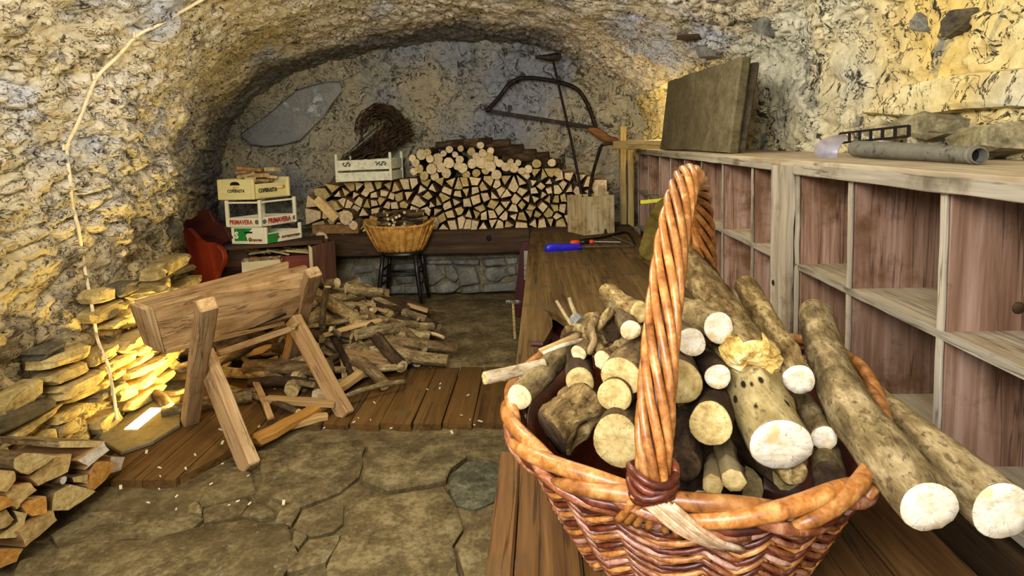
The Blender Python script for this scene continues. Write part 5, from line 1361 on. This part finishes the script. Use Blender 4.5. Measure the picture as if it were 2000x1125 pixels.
p = on_x(124, 938, XP); log('round_log', p + Vector((-.28, .02, 0)), p, .014, M_bark, M_endpale, 'tiny round white log end in the lower left stack', 'log', None, n=10, nz=1)
# ------------------------------------------------------------------ big wicker log basket in the foreground
def wicker(name, cols, rough=0.35):
    s = NT(name, rough, 0.5); v = s.coord((1, 1, 1)); n = s.noise(v, 26, 6, 0.7, 0.6); n2 = s.noise(v, 130, 3, 0.6)
    f = s.math('ADD', s.math('MULTIPLY', n, 0.8), s.math('MULTIPLY', n2, 0.2)); c = s.ramp(f, [(0.32, cols[0]), (0.5, cols[1]), (0.68, cols[2])])
    return s.done(s.vary(c, 0.22), f, 0.25, 0.003)
W_gold = wicker('varnished_willow', (lin(96, 52, 20), lin(172, 108, 48), lin(218, 166, 98)))
W_weave = wicker('weaver_willow', (lin(64, 30, 18), lin(134, 76, 44), lin(200, 150, 112)), 0.3)
W_pale = wicker('pale_willow', (lin(140, 100, 66), lin(206, 170, 128), lin(236, 216, 186)), 0.3)
W_rose = wicker('rosy_willow', (lin(110, 66, 50), lin(172, 122, 98), lin(218, 184, 160)), 0.28)
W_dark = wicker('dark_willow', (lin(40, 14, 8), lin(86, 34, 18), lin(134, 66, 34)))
BC = Vector((.305, 1.18, 0)); BA, BB, BN, BROT = .325, .405, 2.6, R(-21.4)
ZR, ZB = .835, .578
def rim(az, k=1.0):
    c, s = math.cos(az), math.sin(az); e = 2 / BN
    x, y = BA * k * math.copysign(abs(c) ** e, c), BB * k * math.copysign(abs(s) ** e, s)
    return Vector((x * math.cos(BROT) - y * math.sin(BROT), x * math.sin(BROT) + y * math.cos(BROT), 0))
def kz(t): return float(np.interp(t, [0, .06, .25, .5, .75, 1.0, 1.2], [.66, .69, .76, .84, .92, 1.0, 1.03]))
def wavez(az): return .012 * math.cos(2 * az) - .045 * max(0.0, math.cos(az - 2.2)) ** 2         # the rim rises at the ends
bk = thing('log_basket', 'large varnished wicker basket with a twisted handle heaped with logs on the bench', 'basket', (BC.x, BC.y, ZT + .004))
bl_ = lambda az, t, off=0: rim(az, kz(t)) * (1 + off / .36) + Vector((0, 0, (ZB - ZT) + (ZR - ZB) * t + wavez(az) * t))
NW = 22; WAVES = 22
for r_ in range(NW):
    t0 = (r_ + .3) / NW * .93; n = WAVES * 8; pts = []
    for j in range(n + 1):
        az = 2 * math.pi * j / n; u = (j / 8.0 + (r_ % 2) * 0.0) % 1.0; tri = abs(u * 2 - 1) * 2 - 1
        off = .0045 * math.sin(2 * math.pi * (j / 8.0) * 1.0 + (r_ % 2) * math.pi)
        p = bl_(az, t0, off); p.z += .0105 * tri; pts.append(p)
    V, F, mi = loft(tube_rings(pts, .0047, 7)); make('weaver', V, F, (W_weave, W_gold, W_weave, W_dark)[r_ % 4] if r_ % 7 else W_rose, bk, None, True)
for k in range(WAVES * 2):
    az = 2 * math.pi * (k + .25) / (WAVES * 2); pts = [bl_(az, t, -.006) for t in (0, .2, .4, .6, .8, 1.0)]
    V, F, mi = loft(tube_rings(pts, .0055, 6)); make('stake', V, F, W_dark, bk, None, True)
# dark woven lining just inside the weave and a floor
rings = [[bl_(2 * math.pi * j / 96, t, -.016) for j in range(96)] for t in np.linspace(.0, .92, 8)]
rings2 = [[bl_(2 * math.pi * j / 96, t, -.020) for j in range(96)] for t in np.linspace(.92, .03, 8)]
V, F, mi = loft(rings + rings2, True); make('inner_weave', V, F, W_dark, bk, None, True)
# leaping rods of the border: some climb over the rim, others dive into the weave
NB = 15
for k in range(NB):
    a0 = 2 * math.pi * (k + .35) / NB; sp = 2 * math.pi / NB
    pts = []
    for i in range(9):
        u = i / 8; az = a0 + sp * 1.9 * u
        pts.append(bl_(az, .985 + .115 * math.sin(min(1, u * 1.15) * math.pi * .55) + (.0 if u < .8 else -.03 * (u - .8) * 5), .014 - .022 * u))
    rad = [.006, .0108, .0125, .0130, .0130, .0128, .012, .0105, .006]
    V, F, mi = loft(tube_rings(pts, rad, 10)); make('border_rod', V, F, W_gold, bk, None, True)
    pts = []
    for i in range(7):
        u = i / 6; az = a0 + sp * (.55 + 1.1 * u); pts.append(bl_(az, 1.04 - .165 * u, .004 + .012 * math.sin(u * math.pi)))
    V, F, mi = loft(tube_rings(pts, [.006, .0085, .009, .009, .009, .0085, .006], 8)); make('border_rod', V, F, W_weave, bk, None, True)
    pts = [bl_(a0 + sp * 1.4 * i / 6, .965 - .02 * math.sin(i / 6 * math.pi), .003 + .008 * math.sin(i * 1.05)) for i in range(7)]
    V, F, mi = loft(tube_rings(pts, .008, 8)); make('border_rod', V, F, W_dark, bk, None, True)
# twisted handle
F1 = Vector((.156, .800, .842)); F2 = Vector((.452, 1.555, .848)); HH = .425
def hpt(s):
    m = F1.lerp(F2, (s + 1) / 2); return m + Vector((0, 0, HH * max(0.0, 1 - abs(s) ** 1.85) ** .62))
# even spacing along the arch
raw = [hpt(-math.cos(math.pi * i / 400)) for i in range(401)]
acc = [0]
for i in range(400): acc.append(acc[-1] + (raw[i + 1] - raw[i]).length)
def harc(u):
    t = u * acc[-1]; i = min(399, max(0, int(np.searchsorted(acc, t) - 1))); return raw[i].lerp(raw[i + 1], (t - acc[i]) / max(1e-6, acc[i + 1] - acc[i]))
NH = 84; path = [harc(i / NH) for i in range(NH + 1)]
base_ = Vector((BC.x, BC.y, ZT + .004))
side = (F2 - F1).cross(Vector((0, 0, 1))).normalized()
hd_root = tube('handle', [p - base_ for p in path], .0155, W_dark, bk, 8, world=False)
for k in range(8):
    pts = []
    for i, p in enumerate(path):
        tg = (path[min(i + 1, NH)] - path[max(i - 1, 0)]).normalized(); nn = side.cross(tg)
        an = 2 * math.pi * k / 8 + 2 * math.pi * 2.7 * i / NH
        R_ = .0218 * (1 if .05 < i / NH < .95 else .86)
        pts.append(p + (side * math.cos(an) + nn * math.sin(an)) * R_ - base_)
    V, F, mi = loft(tube_rings(pts, .0070, 8)); make('handle_rod', V, F, W_gold, hd_root, None, True)
# lashing round the front foot and the strands fanning into the weave
for f_, sg in ((F1, 1), (F2, -1)):
    for k in range(4):
        pts = [f_ + Vector((.0, 0, .012 + .010 * k)) + (side * math.cos(j * 2 * math.pi / 18) + Vector((side.y, -side.x, 0)) * math.sin(j * 2 * math.pi / 18)) * (.0305 + .002 * (k % 2)) + Vector((0, 0, .006 * math.sin(j * .7 + k))) - base_ for j in range(19)]
        V, F, mi = loft(tube_rings(pts, .0058, 6)); make('lashing', V, F, W_dark, bk, None, True)
azf = -math.pi / 2
for k in range(7):
    a = F1 + Vector((-.022 + .007 * k, -.022 - .002 * k, .012)) - base_
    m = bl_(azf + .05 + .018 * k, .93, .022); e = bl_(azf + .17 + .02 * k, .78, .012)
    V, F, mi = loft(tube_rings(spline([a, m, e], 4), .0042, 6)); make('lashing', V, F, W_pale, bk, None, True)
for k in range(6):
    a = F1 + Vector((-.024 + .009 * k, -.016, .02)) - base_; e = bl_(azf - .10 + .03 * k, .84, .012)
    V, F, mi = loft(tube_rings(spline([a, (a + e) / 2 + Vector((0, -.006, 0)), e], 4), .0062, 6)); make('handle_rod', V, F, W_gold, bk, None, True)

# ------------------------------------------------------------------ logs in the basket
def G(name, f, b, rpx, ms, me, lab, **k):
    B, A = on_y(*f), on_y(*b); r = rpx * f[2] / 1150.0
    kw = dict(n=24, nz=16, wob=.045, bumps=.032, parts=True); kw.update(k)
    return log(name, A, B, r, ms, me, lab, k.get('cat', 'log') if False else 'log', **{q: v for q, v in kw.items() if q != 'cat'})
G('log', (1404, 641, 1.04), (1300, 592, 1.32), 31, M_barkg, M_endwhite, 'round log with a clean cream end just right of the handle, uppermost there')
G('log', (1350, 668, .99), (1270, 622, 1.26), 29, M_bark, M_endwhite, 'round log with a ragged pale end beside the handle, below the clean cream one')
G('log', (1402, 736, .96), (1366, 680, 1.22), 25, M_barkd, M_endwhite, 'small dark log with a bright white end right of the handle')
tornlog = G('log', (1470, 700, 1.0), (1338, 508, 1.46), 41, M_barkm, M_torn, 'long log with a torn yellow flaking end on top of the basket', bumps=.05, bend=.008)
_p = on_y(1482, 716, .975); _f = frame(_p + (on_y(1338, 508, 1.46) - _p).normalized() * .05, _p, axis='Z')
_rg = []
for _k, _z in ((.95, -.045), (1.08, -.02), (1.0, .006), (.72, .020), (.4, .014)):
    _rg.append([(.046 * _k * (1 + random.uniform(-.10, .10)) * math.cos(t * .2618), .031 * _k * (1 + random.uniform(-.12, .12)) * math.sin(t * .2618), _z + random.uniform(-.006, .006)) for t in range(24)])
V, F, mi = loft(_rg); make('torn_wood', V, F, M_torn, tornlog, None, False, _f, True)
G('log', (1525, 869, .865), (1432, 690, 1.12), 60, M_barkspot, M_endwhite, 'thick spotted log with the largest white sawn end in the basket')
G('log', (1560, 741, 1.0), (1458, 560, 1.36), 32, M_barkm, M_endwhite, 'mossy rough log with a white end at the right top of the basket', bumps=.04)
G('log', (1610, 856, .955), (1562, 772, 1.18), 24, M_barkg, M_endwhite, 'slim green-grey log with a tilted pale end beside the thick spotted log')
G('log', (1388, 828, .885), (1408, 752, 1.14), 43, M_barkd, M_endy, 'dark barked log with a round yellow end in the middle of the basket')
G('log', (1325, 745, .935), (1282, 680, 1.2), 46, M_bark, M_endy, 'thick log with a tan end directly right of the handle')
G('log', (1213, 735, .965), (1266, 672, 1.22), 43, M_bark, M_endy, 'thick log with a cracked tan end directly left of the handle', squash=.85)
G('log', (1200, 772, .95), (1258, 712, 1.2), 34, M_bark, M_endy, 'half hidden tan log end just under the cracked one left of the handle')
G('log', (1205, 862, .905), (1240, 795, 1.12), 47, M_bark, M_endy, 'large tan log end low down left of the handle above the basket rim', squash=1.15)
G('log', (1133, 745, 1.01), (1130, 655, 1.27), 29, M_barkd, M_endy, 'round log with a yellow ringed end left of centre in the basket')
G('log', (1014, 776, 1.03), (1122, 668, 1.30), 27, M_barkg, M_endw, 'smooth grey log with an oval pale end sticking out over the left rim')
G('log', (948, 738, 1.07), (1062, 712, 1.13), 13, M_birch, M_endy, 'slim whitish peeling log jutting out furthest left of the basket', n=12)
G('log', (1232, 645, 1.07), (1186, 572, 1.34), 20, M_bark, M_endw, 'small knobbly log with a pale ringed end left of the handle', bumps=.08)
G('log', (1078, 845, .98), (1152, 785, 1.02), 50, M_barkm, M_barkd, 'rough knotty bark chunk at the left front of the basket', bumps=.22, wob=.12)
G('log', (1250, 610, 1.12), (1185, 572, 1.27), 21, M_barkm, M_endy, 'knobbly short branch lying highest at the left back of the basket', bumps=.16)
G('log', (1198, 640, 1.13), (1150, 640, 1.2), 27, M_barkm, M_barkd, 'gnarled dark chunk among the twigs at the left of the basket', bumps=.25)
G('log', (1178, 705, 1.03), (1235, 668, 1.15), 20, M_barkm, M_endw, 'short stub with a broken yellow end left of the handle', bumps=.15)
G('log', (1620, 935, .90), (1605, 860, 1.05), 33, M_barkg, M_barkd, 'dark green-grey log standing steeply inside the right front of the basket')
G('log', (1548, 920, .88), (1505, 880, 1.02), 26, M_barkm, M_barkm, 'bark fragment under the thick spotted log', bumps=.12)
G('log', (1432, 938, .875), (1412, 868, 1.0), 24, M_splitz, M_endy, 'narrow split piece standing behind the front rim of the basket', bumps=.08, n=7)
G('log', (1392, 948, .88), (1395, 905, 1.0), 22, M_splitz, M_endy, 'small split stub half hidden behind the front rim', n=7)
G('log', (1335, 905, .93), (1345, 820, 1.08), 34, M_barkd, M_barkd, 'dark barked log in shadow behind the handle foot', bumps=.1)
G('log', (1290, 880, .95), (1300, 800, 1.1), 30, M_barkd, M_endy, 'shadowed log directly behind the handle foot')
G('log', (1130, 690, 1.06), (1215, 620, 1.25), 16, M_bark, M_endw, 'thin dark branch lying between the twigs and the left logs')
G('log', (1320, 560, 1.36), (1352, 460, 1.56), 14, M_barkm, M_endy, 'thin ragged branch leaning behind the handle', bumps=.15)
G('log', (1420, 585, 1.28), (1365, 505, 1.5), 15, M_barkd, M_endy, 'split dark branch beside the long torn log', bumps=.1)
# lower layer, mostly hidden
rr = random.Random(4)
for k in range(9):
    az = 2 * math.pi * k / 9; c = BC + Vector((.11 * math.cos(az), .13 * math.sin(az), .68 + .05 * (k % 3))); a = rr.uniform(.9, 2.2); d = Vector((math.cos(a), math.sin(a), rr.uniform(-.1, .1))) * .11
    log('log', c + d, c - d, .042, M_barkd, M_endy, 'dark log in the lower layer of the big basket, mostly hidden', 'log', 'hidden lower logs of the big basket', n=12, nz=2)
# two long bent logs hanging over the right rim
def bent(name, pts, rads, ms, me, lab):
    P = spline([on_y(*p) for p in pts], 5); m = len(P); R_ = np.interp(np.linspace(0, 1, m), np.linspace(0, 1, len(rads)), rads)
    n = 24; prof = [1 + .03 * math.sin(3 * j * 6.283 / n) for j in range(n)]
    c = sum(P, Vector()) / m; fr = frame(P[0], P[-1], axis='Z'); inv = fr.inverted()
    rg = tube_rings(P, list(R_), n); rg = [[inv @ (P[i] + (q - P[i]) * (prof[j] + random.uniform(-.04, .04) * (0 < i < m - 1))) for j, q in enumerate(r)] for i, r in enumerate(rg)]
    V, F, mi = loft(rg, False); o = make(name, V, F, ms, None, None, True, fr)
    for i0, i1, sgn in ((m - 1, m - 2, 1), (0, 1, -1)):
        ax = (P[i0] - P[i1]).normalized(); f2 = frame(P[i0] - ax * .001, P[i0] + ax * .001, axis='Z'); i2 = f2.inverted()
        r0 = [i2 @ (fr @ q) for q in rg[i0]]
        if sgn < 0: r0.reverse()
        sc_ = lambda k, dz: [(q[0] * k, q[1] * k, dz + random.uniform(-.001, .001)) for q in r0]
        R3 = [sc_(1.0, -.002), sc_(.94, .003), sc_(.5, .002)]; V, F, mi = loft(R3, False); V.append((0, 0, .002)); F += [(2 * n + j, 2 * n + (j + 1) % n, len(V) - 1) for j in range(n)]
        make('cut_end', V, F, me, o, None, True, f2, True)
    return tag(o, lab, 'log')
bent('log', [(1592, 612, 1.36), (1612, 690, 1.19), (1652, 785, .99), (1728, 885, .84), (1814, 990, .735)], [.036, .038, .040, .040, .036], M_barkg, M_endwhite, 'long bent log with an oval white end hanging over the right basket rim')
bent('log', [(1690, 765, 1.16), (1765, 835, 1.0), (1860, 915, .87), (1958, 998, .775)], [.030, .034, .040, .041], M_barkg, M_endwhite, 'rightmost long log with a saw-marked white end reaching past the basket')
# twigs on the left of the heap
def twig(pts, r, m, lab, grp=None):
    P = spline([on_y(*p) for p in pts], 4); c = sum(P, Vector()) / len(P); V, F, mi = loft(tube_rings([p - c for p in P], list(np.linspace(r * .7, r, len(P))), 7))
    return tag(make('twig', V, F, m, None, None, True, Matrix.Translation(c)), lab, 'twig', grp)
twig([(1054, 686, 1.08), (1090, 672, 1.10), (1132, 655, 1.14)], .008, M_splitx, 'pale peeled twig pointing left over the notch in the bench')
twig([(1060, 690, 1.07), (1095, 676, 1.09), (1140, 664, 1.13)], .005, M_birch, 'thin whitish twig lying along the pale peeled twig')
twig([(1087, 588, 1.26), (1108, 622, 1.22), (1134, 660, 1.16)], .005, M_splitz, 'straight thin grey twig standing out at the left of the heap')
twig([(1112, 582, 1.3), (1118, 600, 1.28), (1140, 650, 1.18)], .006, M_splitz, 'short grey twig with a white tip at the left of the heap')
twig([(1105, 645, 1.12), (1128, 640, 1.12), (1150, 650, 1.1), (1178, 690, 1.06)], .011, M_barkm, 'knobbly forked twig in the tangle left of the handle')
twig([(1140, 660, 1.1), (1165, 640, 1.1), (1195, 605, 1.12)], .010, M_barkm, 'crooked bark twig rising in the tangle left of the handle')
twig([(1150, 690, 1.06), (1160, 665, 1.06), (1155, 640, 1.08), (1168, 615, 1.12)], .009, M_bark, 'bent brown twig in the middle of the tangle')
gm = on_y(1134, 628, 1.2)
V, F, mi = loft([[(x, y, z) for x, y in ((-.028 * s, -.010 * s), (.024 * s, -.014 * s), (.030 * s, .010 * s), (-.022 * s, .013 * s))] for s, z in ((.8, -.012), (1, -.004), (1, .006), (.7, .012))])
tag(make('stone_chip', V, F, M_grey, None, None, False, Matrix.Translation(gm) @ Matrix.Rotation(.6, 4, 'Y') @ Matrix.Rotation(.8, 4, 'Z')), 'small grey-green chip caught among the twigs', 'chip')
